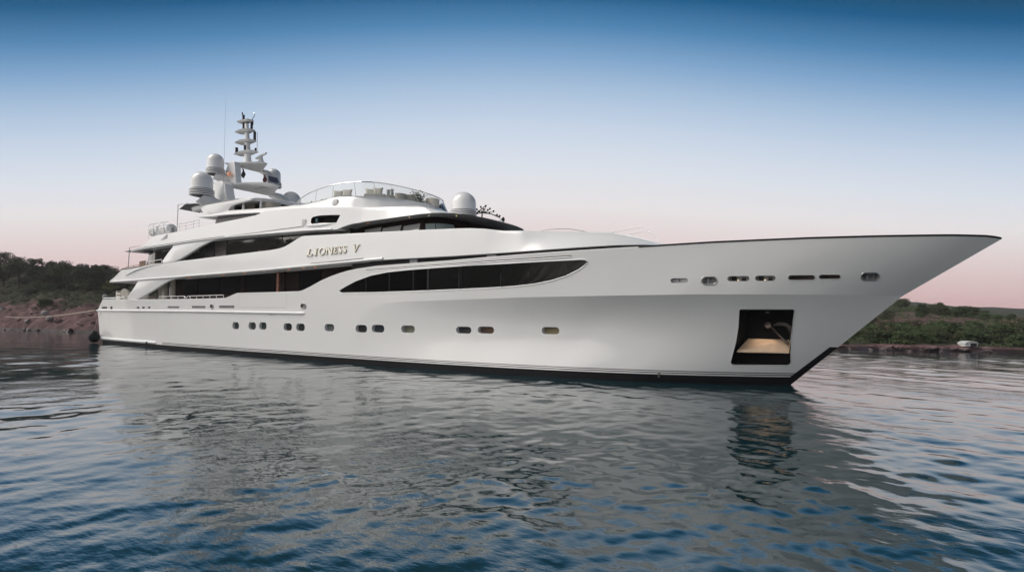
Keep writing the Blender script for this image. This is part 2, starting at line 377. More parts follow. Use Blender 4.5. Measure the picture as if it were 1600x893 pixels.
for p in PORTS:
    P = porthole_poly(p); b = poly_b(P)
    q = PORTS.index(p); pgl = mat('porthole_glass', ((.045, .055, .055), (.05, .06, .06), (.05, .06, .06), (.03, .032, .032), (.04, .045, .045), (.13, .15, .145), (.035, .04, .035), (.04, .048, .055), (.17, .18, .14), (.05, .05, .055), (.11, .075, .055), (.22, .19, .12))[q], .08, spec=.4)
    MB().prism(scale_poly(P, 1.03), 'y', -b + .19, -b + .26).build('porthole', pgl, hull, False)
for P in SIDEV:
    b = poly_b(P); MB().prism(scale_poly(P, .99), 'y', -b + .08, -b + .11).build('fairlead', BLACK, hull, False)
for P in VENT:
    b = poly_b(P); x0, x1 = P[10][0], P[0][0]; z0, z1 = min(q[1] for q in P), max(q[1] for q in P)
    g = MB()
    for k in range(5):
        g.box(((x0 + x1) / 2, -b + .03, z0 + (k + .5) * (z1 - z0) / 5), (x1 - x0 - .03, .05, .013), tx=.5)
    g.prism(scale_poly(P, .99), 'y', -b + .075, -b + .1)
    g.build('air_grille', GREY, hull, False)
for P in ROUND:
    b = poly_b(P); g = MB().prism(scale_poly(P, .9), 'y', -b + .06, -b + .105); g.tube([(x, -b - .005, z) for x, z in P + P[:1]], .03, 6)
    g.build('hawse_ring', mat('dull_steel', (.3, .3, .3), .45, metal=.7), hull)
for k, P in FREE:
    b = min(hull_b(x, z) for x, z in P); xc = sum(p[0] for p in P) / len(P); zc = sum(p[1] for p in P) / len(P)
    wd = max(p[0] for p in P) - min(p[0] for p in P); hh = max(p[1] for p in P) - min(p[1] for p in P)
    if k == 'grey':
        MB().prism(scale_poly(P, .985), 'y', -b + .01, -b + .05).build('freeing_port_cover', GREY, hull, False)
        MB().box((xc, -b + .005, zc), (.04, .02, .09)).build('latch', BLACK, hull)
    elif k == 'brown':
        MB().prism(scale_poly(P, 1.02), 'y', -b + .2, -b + .31).build('freeing_port', mat('port_brown', (.035, .02, .016), .5) if 'brn' not in globals() else brn, hull, False)
        g = MB(); ring = [(x, -hull_b(x, z) - .002, z) for x, z in P]; g.tube(ring + ring[:1], .018, 6); g.build('port_rim', LGREY, hull)
    elif k == 'chrome':
        MB().prism(scale_poly(P, 1.02), 'y', -b + .26, -b + .31).build('fairlead_back', GREY, hull, False)
        g = MB(); ring = [(x, -hull_b(x, z) - .005, z) for x, z in P]; g.tube(ring + ring[:1], .03, 8)
        g.tube([(xc - wd * .2, -b + .2, zc - hh * .4), (xc - wd * .2, -b + .2, zc + hh * .4)], .05)
        g.tube([(xc + wd * .22, -b + .2, zc - hh * .4), (xc + wd * .22, -b + .2, zc + hh * .4)], .04)
        g.build('fairlead', mat('brushed_steel', (.45, .45, .45), .35, metal=.8), hull)
    else:
        MB().prism(scale_poly(P, 1.02), 'y', -b + .27, -b + .31).build('freeing_port', LGREY, hull, False)
        g = MB().box((xc - wd * .28, -b + .2, zc), (wd * .22, .1, hh)).box((xc + wd * .2, -b + .18, zc - hh * .15), (wd * .2, .1, hh * .6)); g.build('deck_gear', BLACK, hull)
        g = MB().lathe((xc - wd * .06, -b + .1, zc - hh * .3), [(.0, .03), (.03, .02), (.035, 0), (.0, -.02)], 10); g.build('lamp_glow', WARM, hull)
# anchor pocket lining
def pocket():
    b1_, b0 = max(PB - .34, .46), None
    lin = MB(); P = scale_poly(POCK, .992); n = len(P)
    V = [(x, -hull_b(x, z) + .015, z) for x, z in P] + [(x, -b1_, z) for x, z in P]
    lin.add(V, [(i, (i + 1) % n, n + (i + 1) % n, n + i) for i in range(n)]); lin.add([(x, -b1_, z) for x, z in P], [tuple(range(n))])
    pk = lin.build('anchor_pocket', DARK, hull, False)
    # shelf: bright polished chute plate
    yb = -b1_ - .012
    MB().add([(54.24, -hull_b(54.3, 1.5) + .1, 1.5), (56.2, -hull_b(56.15, 1.5) + .07, 1.5), (56.22, yb, 2.02), (54.46, yb, 2.02),
              (54.24, -hull_b(54.3, 1.5) + .1, 1.44), (56.2, -hull_b(56.15, 1.5) + .07, 1.44), (56.22, yb, 1.9), (54.46, yb, 1.9)],
             [(0, 1, 2, 3), (4, 7, 6, 5), (0, 4, 5, 1), (1, 5, 6, 2), (2, 6, 7, 3), (3, 7, 4, 0)]).build('chute_plate', SILL, hull, False)
    MB().lathe((55.3, yb - .35, 3.2), [(0, .03), (.07, .02), (.08, -.03), (0, -.04)], 14).build('pocket_lamp', GREY, hull)
    ld = bpy.data.lights.new('pocket_lamp', 'SPOT'); ld.energy = 40; ld.color = (1, .8, .62); ld.spot_size = R(72); ld.spot_blend = .6; ld.shadow_soft_size = .3
    lo = bpy.data.objects.new('pocket_lamp_light', ld); C.objects.link(lo); lo.location = (55.25, yb - .45, 3.0); lo.rotation_euler = (R(6), 0, 0); lo.parent = hull
    ol = MB()
    ring = [(x, -hull_b(x, z) - .002, z) for x, z in POCK]; ol.tube(ring + ring[:1], .02, 6); ol.build('pocket_rim', LGREY, hull)
    return yb
yb = pocket()
# anchor housed in the pocket
an = tag(empty('anchor', (55.25, yb - .2, 2.6)), 'dark steel anchor stowed in the square pocket at the bow', 'anchor')
def rel(o, pts): return [Vector(p) - o.location for p in pts]
STEELD = mat('dark_steel', (.07, .06, .055), .3, metal=.9)
MB().tube(rel(an, [(55.35, yb - .1, 2.62), (55.6, yb - .3, 2.4), (56.16, yb - .42, 1.85)]), [.035, .05, .06], 10).build('shank', STEELD, an)
g = MB(); g.lathe(rel(an, [(55.3, yb - .1, 2.62)])[0], [(.0, .1), (.13, .09), (.17, 0), (.13, -.06), (0, -.07)], 18, M=Matrix.Rotation(R(78), 4, 'X')); g.build('hawse_ring', STEELD, an)
g = MB(); g.prism([(a - 55.25, b - 2.6) for a, b in [(55.5, 2.62), (55.75, 2.78), (56.05, 2.76), (56.35, 2.55), (56.3, 2.2), (56.18, 1.95), (56.2, 2.3), (56.05, 2.58), (55.8, 2.62)]], 'y', -.1, .02); g.build('fluke', mat('anchor_flukes', (.035, .03, .028), .4, metal=.5), an, False, bevel=.02)
# rub rail, spray rail, trim line, cap rail
g = MB()
for sg in (-1, 1):
    pts = [(x, sg * (hull_b(x, ip(x, [(0, 2.94), (16, 2.95), (29, 2.9)])) + .02), ip(x, [(0, 2.94), (16, 2.95), (29.2, 2.9)])) for x in np.linspace(-.5, 29, 60)]
    g.tube(pts + [(29.25, pts[-1][1] - sg * .08, 2.9)], .085, 10)
g.tube([(-.6, y, 2.94) for y in np.linspace(-4.9, 4.9, 9)], .085, 10)
g.build('rub_rail', WHITE, hull)
g = MB()
for sg in (-1, 1):
    g.tube([(x, sg * (hull_b(x, .4) - .02), .41) for x in np.linspace(-.35, 10.2, 24)] + [(10.5, sg * (hull_b(10.5, .41) - .1), .41)], .13, 10)
g.build('stern_fender_strip', WHITE, hull)
TRIM = [(34.69, 5.4), (35.62, 5.42), (38.51, 5.48), (40.7, 5.51), (43.7, 5.58), (45.98, 5.62), (47.62, 5.67)]
g = MB(); g2 = MB()
for sg in (-1, 1):
    xs = np.linspace(34.7, 47.6, 50)
    g.tube([(x, sg * (hull_b(x, ip(x, TRIM)) - .002), ip(x, TRIM) + .005) for x in xs], .022, 6)
    g2.tube([(x, sg * (hull_b(x, ip(x, TRIM)) - .002), ip(x, TRIM) - .045) for x in xs], .028, 6)
g.build('trim_groove', BLACK, hull); g2.build('trim_moulding', WHITE, hull)
g = MB()
for sg in (-1, 1):
    xs = list(np.linspace(50.6, 62.4, 60)) + [62.8, 63.05, 63.2]
    g.tube([(x, sg * (ip(x, SH) - .01), ip(x, HT) + .02) for x in xs] + [(63.27, 0, 6.05)], .04, 6)
g.build('cap_rail', BLACK, hull)
g = MB()
for (x, z, ww) in [(25.9, 2.76, .7)]: g.box((x, -hull_b(x, z), z), (ww, .02, .03))
for pts in ([(1.75, .75), (1.8, 1.6), (1.85, 2.78)],): g.tube([(x, -hull_b(x, z) + .002, z) for x, z in pts], .012, 5)
g.tube([(x, -hull_b(x, 3.25) + .004, 3.25) for x in np.linspace(22.1, 27.4, 9)], .012, 5)
g.tube([(x, -hull_b(x, 4.18) + .004, 4.17) for x in np.linspace(22.1, 26.5, 9)], .008, 5)
for x in (22.1, 27.4): g.tube([(x, -hull_b(x, z) + .004, z) for z in np.linspace(3.25, 4.18, 5)], .008, 5)
g.build('panel_seam', GREY, hull)
g = MB(); g.box((51.15, -hull_b(51.15, .32) - .01, .34), (.08, .04, .24)); g.build('draught_gauge', mat('gauge_grey', (.05, .05, .045), .6), hull)
g = MB(); g.lathe((9.2, -hull_b(9.2, .36) - .15, .36), [(0, .04), (.09, .035), (.09, -.03), (0, -.04)], 14, M=Matrix.Rotation(R(90), 4, 'X')); g.build('exhaust_outlet', BLACK, hull)

# ------------------------------------------------------------------ superstructure lofts
def loft(name, B, T, m, parent, nx=80, nv=4, ch=.05, x_clust=None, camber=0.0, dark_bottom=None, ts=None):
    """B, T: lists of (t, x, b, z) for the lower and the upper edge; closed body symmetric about the centreline"""
    def ev(P, t): return [float(np.interp(t, [p[0] for p in P], [p[k] for p in P])) for k in (1, 2, 3)]
    ts = ts if ts is not None else np.linspace(0, 1, nx + 1)
    V = []; rows = nv + 2; half = None
    for sg in (-1, 1):
        for t in ts:
            xb, bb, zb = ev(B, t); xt, bt, zt = ev(T, t); hgt = zt - zb; c = min(ch, hgt * .3)
            for j in range(nv + 1):
                v = j / nv; f = 1 - (c / hgt if hgt > 1e-6 else 0) * (j == nv)
                V.append((xb + (xt - xb) * v, sg * max(bb + (bt - bb) * v, .004), zb + (zt - zb) * (v if j < nv else f)))
            V.append((xt, sg * max(bt - c, .002), zt))
    n = len(ts); F = []; o2 = n * rows
    for i in range(n - 1):
        for j in range(rows - 1):
            a = i * rows + j; F.append((a, a + rows, a + rows + 1, a + 1)); F.append((o2 + a, o2 + a + 1, o2 + a + rows + 1, o2 + a + rows))
        a = i * rows; F.append((a, o2 + a, o2 + a + rows, a + rows))
        a += rows - 1
        if camber:
            k0 = len(V); 
            if i == 0: V.append((V[a][0], 0, V[a][2] + camber * abs(V[a][1]) / 5)); cprev = len(V) - 1
            q = a + rows; V.append((V[q][0], 0, V[q][2] + camber * abs(V[q][1]) / 5)); cn = len(V) - 1
            F.append((a, q, cn, cprev)); F.append((cprev, cn, o2 + q, o2 + a)); cprev = cn
        else: F.append((a, a + rows, o2 + a + rows, o2 + a))
    for i in (0, n - 1):
        for j in range(rows - 1):
            a = i * rows + j; F.append((a, a + 1, o2 + a + 1, o2 + a))
    bmv = meshobj(name, V, F, m, parent, True, 30)
    return bmv
def sm(P, n=200, it=0):
    """resample a list of (x, ...) densely"""
    return P
def se(x, b, x0, x1, p, q):
    if x <= x0: return b
    t = min((x - x0) / (x1 - x0), 1.0); return b * max(1 - t ** p, 0) ** q

# --- main deck house (dark glass and varnished wood) behind the side deck
md = loft('main_deckhouse', [(0, 9.5, 3.7, 3.6), (.06, 10.5, 4.0, 3.6), (1, 35, 4.1, 4.0)], [(0, 9.5, 3.7, 5.75), (.06, 10.5, 4.0, 5.75), (1, 35, 4.1, 6.1)], BROWN, yacht, 30)
g = MB()
for sg in (-1, 1):
    for a, b in ((12.6, 14.9), (15.1, 17.9), (18.1, 20.6), (21.0, 24.6), (27.2, 29.4)): g.box(((a + b) / 2, sg * 4.09, 4.95), (b - a, .05, 1.35))
g.build('window_pane', GLASS, md)
for x in (25.33, 26.02):
    g = MB()
    for sg in (-1, 1): g.tube([(x, sg * 4.3, 3.9), (x, sg * 4.3, 5.75)], .11 if x < 25.6 else .07, 12)
    g.build('wood_column', WOOD if x < 25.6 else BROWN, md)
g = MB()
for sg in (-1, 1):
    g.box((10.2, sg * 4.25, 4.7), (.35, .3, 2.0)).box((11.35, sg * 4.2, 4.75), (.25, .3, 1.9)).box((9.2, sg * 4.0, 4.75), (1.0, .12, 1.9))
g.build('door_pillar', BEIGE, md, bevel=.03)
g = MB()
for x in (10.2, 11.35): g.box((x, -4.42, 4.55), (.14, .03, .8))
g.build('pillar_light', LGREY, md)
# slot behind the gap between hull top and the upper deck side
loft('side_slot', [(0, 33, 4.7, 5.0), (.3, 40, 4.72, 5.3), (.7, 48, 4.2, 5.5), (1, 51.5, 3.4, 5.75)], [(0, 33, 4.7, 6.15), (.3, 40, 4.72, 6.2), (.7, 48, 4.2, 6.25), (1, 51.5, 3.4, 6.1)], BLACK, yacht, 30)
g = MB()
for x in (38.0, 43.2): g.box((x, -4.76, 5.78), (.55, .08, .3))
g.build('slot_post', GREY, yacht)

# --- upper deck side (carries the ship's name)
S1B = [(2.18, 5.40), (7.38, 5.43), (9.59, 5.48), (13.48, 5.51), (16.03, 5.56), (20.57, 5.62), (25.42, 5.69), (30.65, 5.82), (34.67, 5.92), (36.5, 5.95), (40.7, 5.93), (43.7, 5.95), (45.97, 5.99), (47.74, 6.04), (49.67, 6.08), (50.8, 6.06), (51.7, 6.0)]
S1T = [(2.17, 5.66), (2.5, 5.74), (3.0, 5.9), (4.26, 6.47), (7.41, 6.59), (11.3, 6.73), (13.54, 6.8), (15.91, 6.84), (20.95, 6.96), (25.39, 7.05), (26.1, 7.09), (26.41, 7.12), (26.9, 7.2), (27.38, 7.35), (28.3, 7.68), (28.59, 7.76), (28.9, 7.77), (29.72, 7.74), (32.8, 7.64), (35.73, 7.55), (38.85, 7.44), (41.18, 7.35), (42.0, 7.3), (42.8, 7.22), (43.9, 7.06), (44.92, 7.02), (46.1, 6.99), (47.6, 6.97), (48.7, 6.93), (49.4, 6.78), (50.3, 6.52), (51.0, 6.28), (51.5, 6.13), (51.9, 6.03)]
S1TB = [(43, 1.0), (44.92, .95), (46.1, .83), (47.6, .71), (48.7, .63), (49.4, .64), (50.3, .71), (51.0, .8), (51.9, .93)]
def s1b(x, z): return ip(x, SH) - .03 - .07 * max(z - 6.2, 0)
def s1T(x):
    b = s1b(x, ip(x, S1T)); k = ip(x, S1TB)
    return b * k
xs = sorted(set([2.18] + list(np.linspace(2.2, 4.4, 14)) + list(np.linspace(4.4, 25.5, 50)) + list(np.linspace(25.5, 29.5, 40)) + list(np.linspace(29.5, 42, 30)) + list(np.linspace(42, 51.7, 60))))
tt = [(x - 2.18) / (51.7 - 2.18) for x in xs]
B = [(t, x, s1b(x, 5.9) - (.1 if x < 2.6 else 0), ip(x, S1B)) for t, x in zip(tt, xs)]
T = [(t, x + (.2 if x > 51.6 else 0), s1T(x), ip(x, S1T)) for t, x in zip(tt, xs)]
s1 = loft('upper_deck', B, T, WHITE, yacht, nv=8, ch=.07, ts=tt)
# bottom lip moulding along the band
g = MB()
for sg in (-1, 1):
    g.tube([(x, sg * (s1b(x, 5.9) + .01), ip(x, S1B) + .07) for x in np.linspace(2.25, 36, 70)], .075, 8)
g.build('edge_moulding', WHITE, s1)
# swelling aft of the bulwark (quarter moulding)
g = MB()
for sg in (-1, 1):
    g.tube([(x, sg * (s1b(x, z) - .01), z) for x, z in [(5.2, 5.95), (6.2, 6.15), (7.2, 6.36), (8.4, 6.52), (9.8, 6.63), (11.3, 6.71)]], [.05, .09, .1, .09, .07, .04], 10)
g.build('quarter_moulding', WHITE, s1)
g = MB()
for sg in (-1, 1): g.tube([(x, sg * (s1b(x, 6.6) - .02), ip(x, S1T) + .03) for x in np.linspace(4.3, 10.9, 12)], .04, 6)
g.tube([(4.25, y, 6.5) for y in np.linspace(-4.9, 4.9, 8)], .04, 6)
g.build('teak_cap', TEAK, s1)
# dark gutter line under the name
g = MB(); g.tube([(x, -s1b(x, 6) - .01, ip(x, S1B) + .2) for x in np.linspace(29.7, 34.3, 16)], .018, 6); g.tube([(x, -s1b(x, 6) - .012, ip(x, S1B) + .19) for x in np.linspace(31.5, 34.4, 8)], .03, 6)
g.build('gutter', GREY, s1)

# lettering
def letter_polys():
    def st(p, q, w0, w1=None):
        w1 = w1 or w0; return [(p[0] - w0 / 2, p[1]), (p[0] + w0 / 2, p[1]), (q[0] + w1 / 2, q[1]), (q[0] - w1 / 2, q[1])]
    def hr(x0, x1, z, h=.11): return [(x0, z), (x1, z), (x1, z + h), (x0, z + h)]
    D = {}
    D['L'] = (.66, [st((.2, 0), (.2, 1), .16), hr(.06, .58, 0, .17), [(.46, .1), (.58, .1), (.6, .32)], hr(.06, .34, .92)])
    D['I'] = (.36, [st((.18, 0), (.18, 1), .16), hr(.04, .32, 0), hr(.04, .32, .89)])
    D['E'] = (.6, [st((.18, 0), (.18, 1), .16), hr(.04, .56, 0, .13), hr(.2, .46, .45), hr(.04, .54, .87, .13), [(.56, 0), (.56, .26), (.48, .06)], [(.54, 1), (.54, .76), (.46, .94)], [(.46, .4), (.46, .62), (.42, .52)]])
    D['N'] = (.86, [st((.14, 0), (.14, 1), .1), st((.7, 0), (.16, 1), .2), st((.74, 0), (.74, 1), .1), hr(.03, .26, 0), hr(.6, .86, .89), hr(.0, .2, .89)])
    D['V'] = (.84, [st((.42, 0), (.16, 1), .13, .2), st((.44, 0), (.74, 1), .08, .1), hr(.02, .32, .89), hr(.6, .88, .89)])
    O = []; n = 28
    for k in range(n):
        a, b = 2 * math.pi * k / n, 2 * math.pi * (k + 1) / n
        O.append([(.45 + .43 * math.cos(a), .5 + .52 * math.sin(a)), (.45 + .43 * math.cos(b), .5 + .52 * math.sin(b)), (.45 + .25 * math.cos(b), .5 + .43 * math.sin(b)), (.45 + .25 * math.cos(a), .5 + .43 * math.sin(a))])
    D['O'] = (.9, O)
    sp = [(.5, .78), (.47, .9), (.36, .98), (.24, .97), (.13, .88), (.12, .74), (.2, .62), (.32, .52), (.44, .41), (.5, .28), (.46, .12), (.34, .02), (.2, .02), (.1, .1), (.07, .24)]
    wd = [.08, .09, .1, .1, .12, .16, .18, .19, .18, .16, .12, .1, .1, .09, .08]; S = []
    for i in range(len(sp) - 1):
        d = Vector((sp[i + 1][0] - sp[i][0], sp[i + 1][1] - sp[i][1])).normalized(); nn = Vector((-d.y, d.x))
        S.append([tuple(Vector(sp[i]) + nn * wd[i] / 2), tuple(Vector(sp[i + 1]) + nn * wd[i + 1] / 2), tuple(Vector(sp[i + 1]) - nn * wd[i + 1] / 2), tuple(Vector(sp[i]) - nn * wd[i] / 2)])
    D['S'] = (.58, S)
    return D
LT = letter_polys(); g = MB(); ge = MB()
def pxx(p): d = p - 478.9; return 29.33 + .0623 * d - .0000577 * d * d
for ch, a, b in (('L', 478.0, 488.8), ('I', 489.9, 495.4), ('O', 496.6, 507.6), ('N', 508, 519.6), ('E', 520, 527), ('S', 527.6, 533.8), ('S', 534.6, 540.8), ('V', 549.4, 560)):
    x0, x1 = pxx(a), pxx(b); wd, pl = LT[ch]; zb = 6.45 + (x0 - 29.33) * .012; hh = .43
    for P in pl:
        Q = [(x0 + (x1 - x0) * u / wd + .16 * v * hh - .02, zb + v * hh) for u, v in P]
        y = -s1b(x0, zb + .2); n = len(Q)
        for G, y0, y1, dx, dz in ((g, -.05, -.035, 0, 0), (ge, -.036, .01, .003, -.004)):
            G.add([(x + dx, -s1b(x, z) + y0, z + dz) for x, z in Q] + [(x + dx, -s1b(x, z) + y1, z + dz) for x, z in Q], [tuple(range(n)), tuple(range(2 * n - 1, n - 1, -1))] + [(i, (i + 1) % n, n + (i + 1) % n, n + i) for i in range(n)])
g.build('name_lettering', GOLD, s1, False); ge.build('letter_edge', GOLDE, s1, False)

# deck-head lights under the upper deck
for x, z in ((15.1, 5.50), (19.7, 5.56), (22.3, 5.6), (27.2, 5.7), (28.7, 5.72), (29.85, 5.74)):
    MB().lathe((x, -4.86, ip(x, S1B) - .012), [(.0, -.03), (.04, -.025), (.06, 0), (.0, .02)], 12).build('deck_light', AMBER, s1)
for x in (17.2, 24.6):
    MB().lathe((x, -4.86, ip(x, S1B) - .01), [(.0, -.02), (.035, -.015), (.04, 0), (.0, .02)], 10).build('deck_light', WARM, s1)
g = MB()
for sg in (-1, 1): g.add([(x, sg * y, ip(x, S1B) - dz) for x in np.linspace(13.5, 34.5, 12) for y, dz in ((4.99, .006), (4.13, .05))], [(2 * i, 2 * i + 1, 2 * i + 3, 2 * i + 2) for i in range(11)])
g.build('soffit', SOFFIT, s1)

# --- fashion plates: swept fins joining the decks
def plates(name, P, bf, th, m, parent):
    g = MB(); n = len(P)
    for sg in (-1, 1):
        V = [(x, sg * bf(x, z), z) for x, z in P] + [(x, sg * (bf(x, z) - th), z) for x, z in P]
        g.add(V, [tuple(range(n)), tuple(range(2 * n - 1, n - 1, -1))] + [(i, (i + 1) % n, n + (i + 1) % n, n + i) for i in range(n)])
    return g.build(name, m, parent, False, bevel=.03)
plates('fashion_plate', [(7.48, 5.45), (7.1, 5.12), (6.55, 4.72), (5.95, 4.3), (5.61, 4.08), (5.66, 3.98), (5.84, 3.9), (7.3, 3.9), (7.75, 3.98), (8.5, 4.19), (9.3, 4.41), (10.17, 4.67), (11.1, 4.95), (11.98, 5.2), (12.7, 5.36), (13.5, 5.46), (14.4, 5.52), (15.6, 5.57), (15.6, 5.62)], lambda x, z: 5.06, .18, WHITE, yacht)

# --- upper deck house (bronze glass)
uh = loft('upper_deckhouse', [(0, 6.1, 3.9, 6.3), (.08, 8, 4.2, 6.4), (.9, 31, 4.25, 7.3), (1, 32.2, 4.2, 7.4)], [(0, 6.9, 3.9, 8.3), (.08, 8, 4.2, 8.32), (.9, 31, 4.25, 8.3), (1, 32.2, 4.2, 8.3)], GLASSB, yacht, 40)
g = MB()
for k in range(12):
    for sg in (-1, 1): g.box((18.3, sg * 4.27, 7.1 + k * .105), (1.45, .06, .07), tx=sg * .5)
g.build('louvre', mat('louvre_brown', (.07, .06, .058), .5), uh, False)
g = MB()
for sg in (-1, 1):
    g.box((16.9, sg * 4.262, 7.6), (1.1, .03, 1.35))
g.build('door_panel', BLACK, uh, False)
g = MB()
for sg in (-1, 1):
    for x in (11.5, 25.6): g.box((x, sg * 4.252, 7.6), (.03, .02, 1.35))
g.build('mullion', BLACK, uh, False)
g = MB()
g.add([(14.83, -4.262, 7.45), (14.88, -4.262, 7.45), (14.98, -4.262, 7.75), (14.93, -4.262, 7.75)], [(0, 1, 2, 3)])
for a, b, c, d in ((14.6, 14.72, 7.45, 7.7), (15.05, 15.3, 7.5, 7.55), (15.05, 15.1, 7.5, 7.68), (15.25, 15.3, 7.5, 7.68), (14.1, 14.2, 7.35, 7.42)): g.box(((a + b) / 2, -4.265, (c + d) / 2), (b - a, .012, d - c))
g.build('window_emblem', LGREY, uh, False)
# swept pillar between the aft opening and the side windows
FU = [(12.78, 8.0), (12.75, 8.3), (20.0, 8.3), (19.3, 8.21), (18.63, 8.14), (17.9, 8.05), (17.23, 7.91), (16.7, 7.77), (16.15, 7.6), (15.5, 7.4), (14.89, 7.19), (14.2, 7.0), (13.56, 6.84), (12.9, 6.77), (11.72, 6.7), (11.4, 6.8), (11.43, 6.94), (12.1, 7.5)]
plates('fashion_plate', FU, lambda x, z: 4.93 - .10 * (z - 8.2), .2, WHITE, yacht)

# --- sun deck body with the wheelhouse brow at its fore end
VIS = [(30.5, 4.95), (32, 4.85), (33.6, 4.62), (36, 4.47), (38, 4.4), (38.8, 4.32), (39.3, 4.12), (39.7, 3.8), (40.05, 3.3), (40.3, 2.7), (40.5, 1.9), (40.6, 1.0), (40.62, 0.01)]
def s2b(x, z):
    base = ip(x, VIS) if x > 30.5 else (4.95 if x > 8 else 4.7 + .25 * (x - 5.3) / 2.7)
    return base - .10 * (z - 8.2)
S2B = [(5.3, 7.97), (7.43, 8.03), (11.56, 8.11), (15.58, 8.18), (20.06, 8.21), (24.09, 8.15), (28.48, 8.07), (31.6, 7.98), (31.85, 8.0), (32.12, 8.09), (32.83, 8.24), (33.9, 8.33), (36, 8.4), (38, 8.45), (39.3, 8.46), (40.62, 8.45)]
S2T = [(5.3, 8.06), (7.39, 8.19), (8.0, 8.45), (8.78, 8.72), (9.4, 9.02), (9.8, 9.1), (12.91, 9.15), (16.48, 9.31), (19.22, 9.41), (21.37, 9.48), (23.4, 9.58), (24, 9.7), (26.28, 9.7), (28, 9.64), (30.16, 9.48), (33.01, 9.28), (35.46, 9.12), (38.0, 8.97), (39.4, 8.8), (40.62, 8.6)]
xs = sorted(set(list(np.linspace(5.3, 10, 24)) + list(np.linspace(10, 31, 50)) + list(np.linspace(31, 34.5, 40)) + list(np.linspace(34.5, 38.5, 20)) + list(40.62 - 2.12 * (1 - np.linspace(0, 1, 40)) ** 2)))
tt = [(x - 5.3) / (40.62 - 5.3) for x in xs]
B = [(t, x, s2b(x, 8.3), ip(x, S2B)) for t, x in zip(tt, xs)]
def s2top(x):
    f = max((x - 35.5) / (40.62 - 35.5), 0); return (x - 1.6 * f * f, s2b(x, ip(x, S2T)) - .12 * max(min((x - 30) / 6, 1), 0) - .0 * f, ip(x, S2T))
T = [(t,) + s2top(x) for t, x in zip(tt, xs)]
s2 = loft('sun_deck', B, T, WHITE, yacht, nv=6, ch=.06, ts=tt, camber=.12)
# soffit sheet under the brow, the underside's shade put into its grey
def soffit(name, x0, x1, inset, m, parent, n=60):
    g = MB(); V = []; X = [x1 - (x1 - x0) * (1 - k / n) ** 1.6 for k in range(n + 1)]
    for x in X:
        b = max(s2b(x, 8.3) - inset, .01)
        for f in (-1, -.5, 0, .5, 1): V.append((x, f * b, ip(x, S2B) - .008))
    return g.add(V, [(i * 5 + j, i * 5 + j + 1, i * 5 + j + 6, i * 5 + j + 5) for i in range(n) for j in range(4)]).build(name, m, parent)
soffit('brow_soffit_shade', 31.95, 40.5, .1, mat('brow_shade_grey', (.16, .16, .165), .5, var=.05), s2)
g = MB()
for sg in (-1, 1): g.tube([(x, sg * (s2b(x, 8.33) + .004), z) for x, z in [(19.93, 8.31), (23.69, 8.34), (26.49, 8.38), (28.7, 8.4)]], .018, 5)
g.build('panel_seam', GREY, s2)
g = MB()
for sg in (-1, 1): g.tube([(x, sg * (s2b(x, 8.15) + .0), ip(x, S2B) + .12) for x in np.linspace(5.6, 19.9, 30)], .028, 5)
g.build('drip_groove', BLACK, s2)
g = MB()
for sg in (-1, 1): g.tube([(x, sg * (s2b(x, 8.15) + .03), ip(x, S2B) + .045) for x in np.linspace(5.5, 31.4, 50)], .05, 6)
g.build('edge_moulding', WHITE, s2)
# side light niche
SQ = [(29.5, 8.47), (31.7, 8.41), (31.96, 8.86), (31.5, 8.9), (30.2, 8.96), (29.55, 8.92), (29.4, 8.83), (29.38, 8.6)]
nb = MB()
for sg in (-1, 1): nb.prism(SQ, 'y', sg * 5.6, sg * 4.35)
cut(s2, nb.build('cutter', WHITE, None, False))
g = MB()
for sg in (-1, 1): g.prism(scale_poly(SQ, 1.02), 'y', sg * 4.36, sg * 4.3)
niche = g.build('side_light_niche', DARK, s2, False)
P = scale_poly(SQ, .985); g = MB(); n = len(P)
V = [(x, -s2b(x, z) + .02, z) for x, z in P] + [(x, -4.37, z) for x, z in P]
g.add(V, [(i, (i + 1) % n, n + (i + 1) % n, n + i) for i in range(n)]); g.build('niche_lining', BLACK, s2, False)
g = MB(); g.tube([(29.75, -4.7, 8.6), (29.75, -4.7, 8.82)], .09, 14); g.build('side_light', mat('green_side_light', (.05, .16, .16), .15), s2)
g = MB(); g.box((28.75, -s2b(28.8, 8.6) - .004, 8.62), (.36, .015, .4)); g.build('vent_cover', LGREY, s2)
# moulded lip below the niche
lip = []
for k in range(13):
    f = k / 12; x = 28.75 + f * 3.0; lip.append((x, -(s2b(x, 8.38) - .05), ip(x, [(28.75, 8.4), (30, 8.36), (31.75, 8.36)])))
MB().tube(lip, [.02 + .11 * math.sin(math.pi * (k / 12) ** .8) for k in range(13)], 10).build('niche_lip', WHITE, s2)
g = MB(); g.prism([(10.75, 9.0 - .42), (11.25, 9.0 - .18), (11.75, 9.02), (11.8, 8.72)], 'y', -s2b(11, 8.7) - .006, -s2b(11, 8.7) + .05); g.build('scoop_vent', GREY, s2, False)

# --- wheelhouse under the brow
WB = [(31.2, 3.6), (35, 3.55), (37.4, 3.5), (38.1, 3.3), (38.45, 2.9), (38.62, 2.3), (38.72, 1.2), (38.75, .01)]
xs = list(np.linspace(31.2, 37, 16)) + list(38.75 - 1.75 * (1 - np.linspace(0, 1, 30)[1:]) ** 2)
tt = [(x - 31.2) / 7.55 for x in xs]
B = [(t, x + 1.0 * max((x - 36) / 2.75, 0), ip(x, WB) + .45, 6.9) for t, x in zip(tt, xs)]; T = [(t, x, ip(x, WB) - .04, 8.62) for t, x in zip(tt, xs)]
wh = loft('wheelhouse', B, T, BROWN, yacht, ts=tt, nv=4)
def whp(x, z):
    f = (z - 6.9) / 1.72; return f
g = MB(); PN = mat('wheelhouse_pane', (.26, .265, .27), .06, spec=.6); PN2 = mat('wheelhouse_pane_green', (.2, .25, .25), .06, spec=.6)
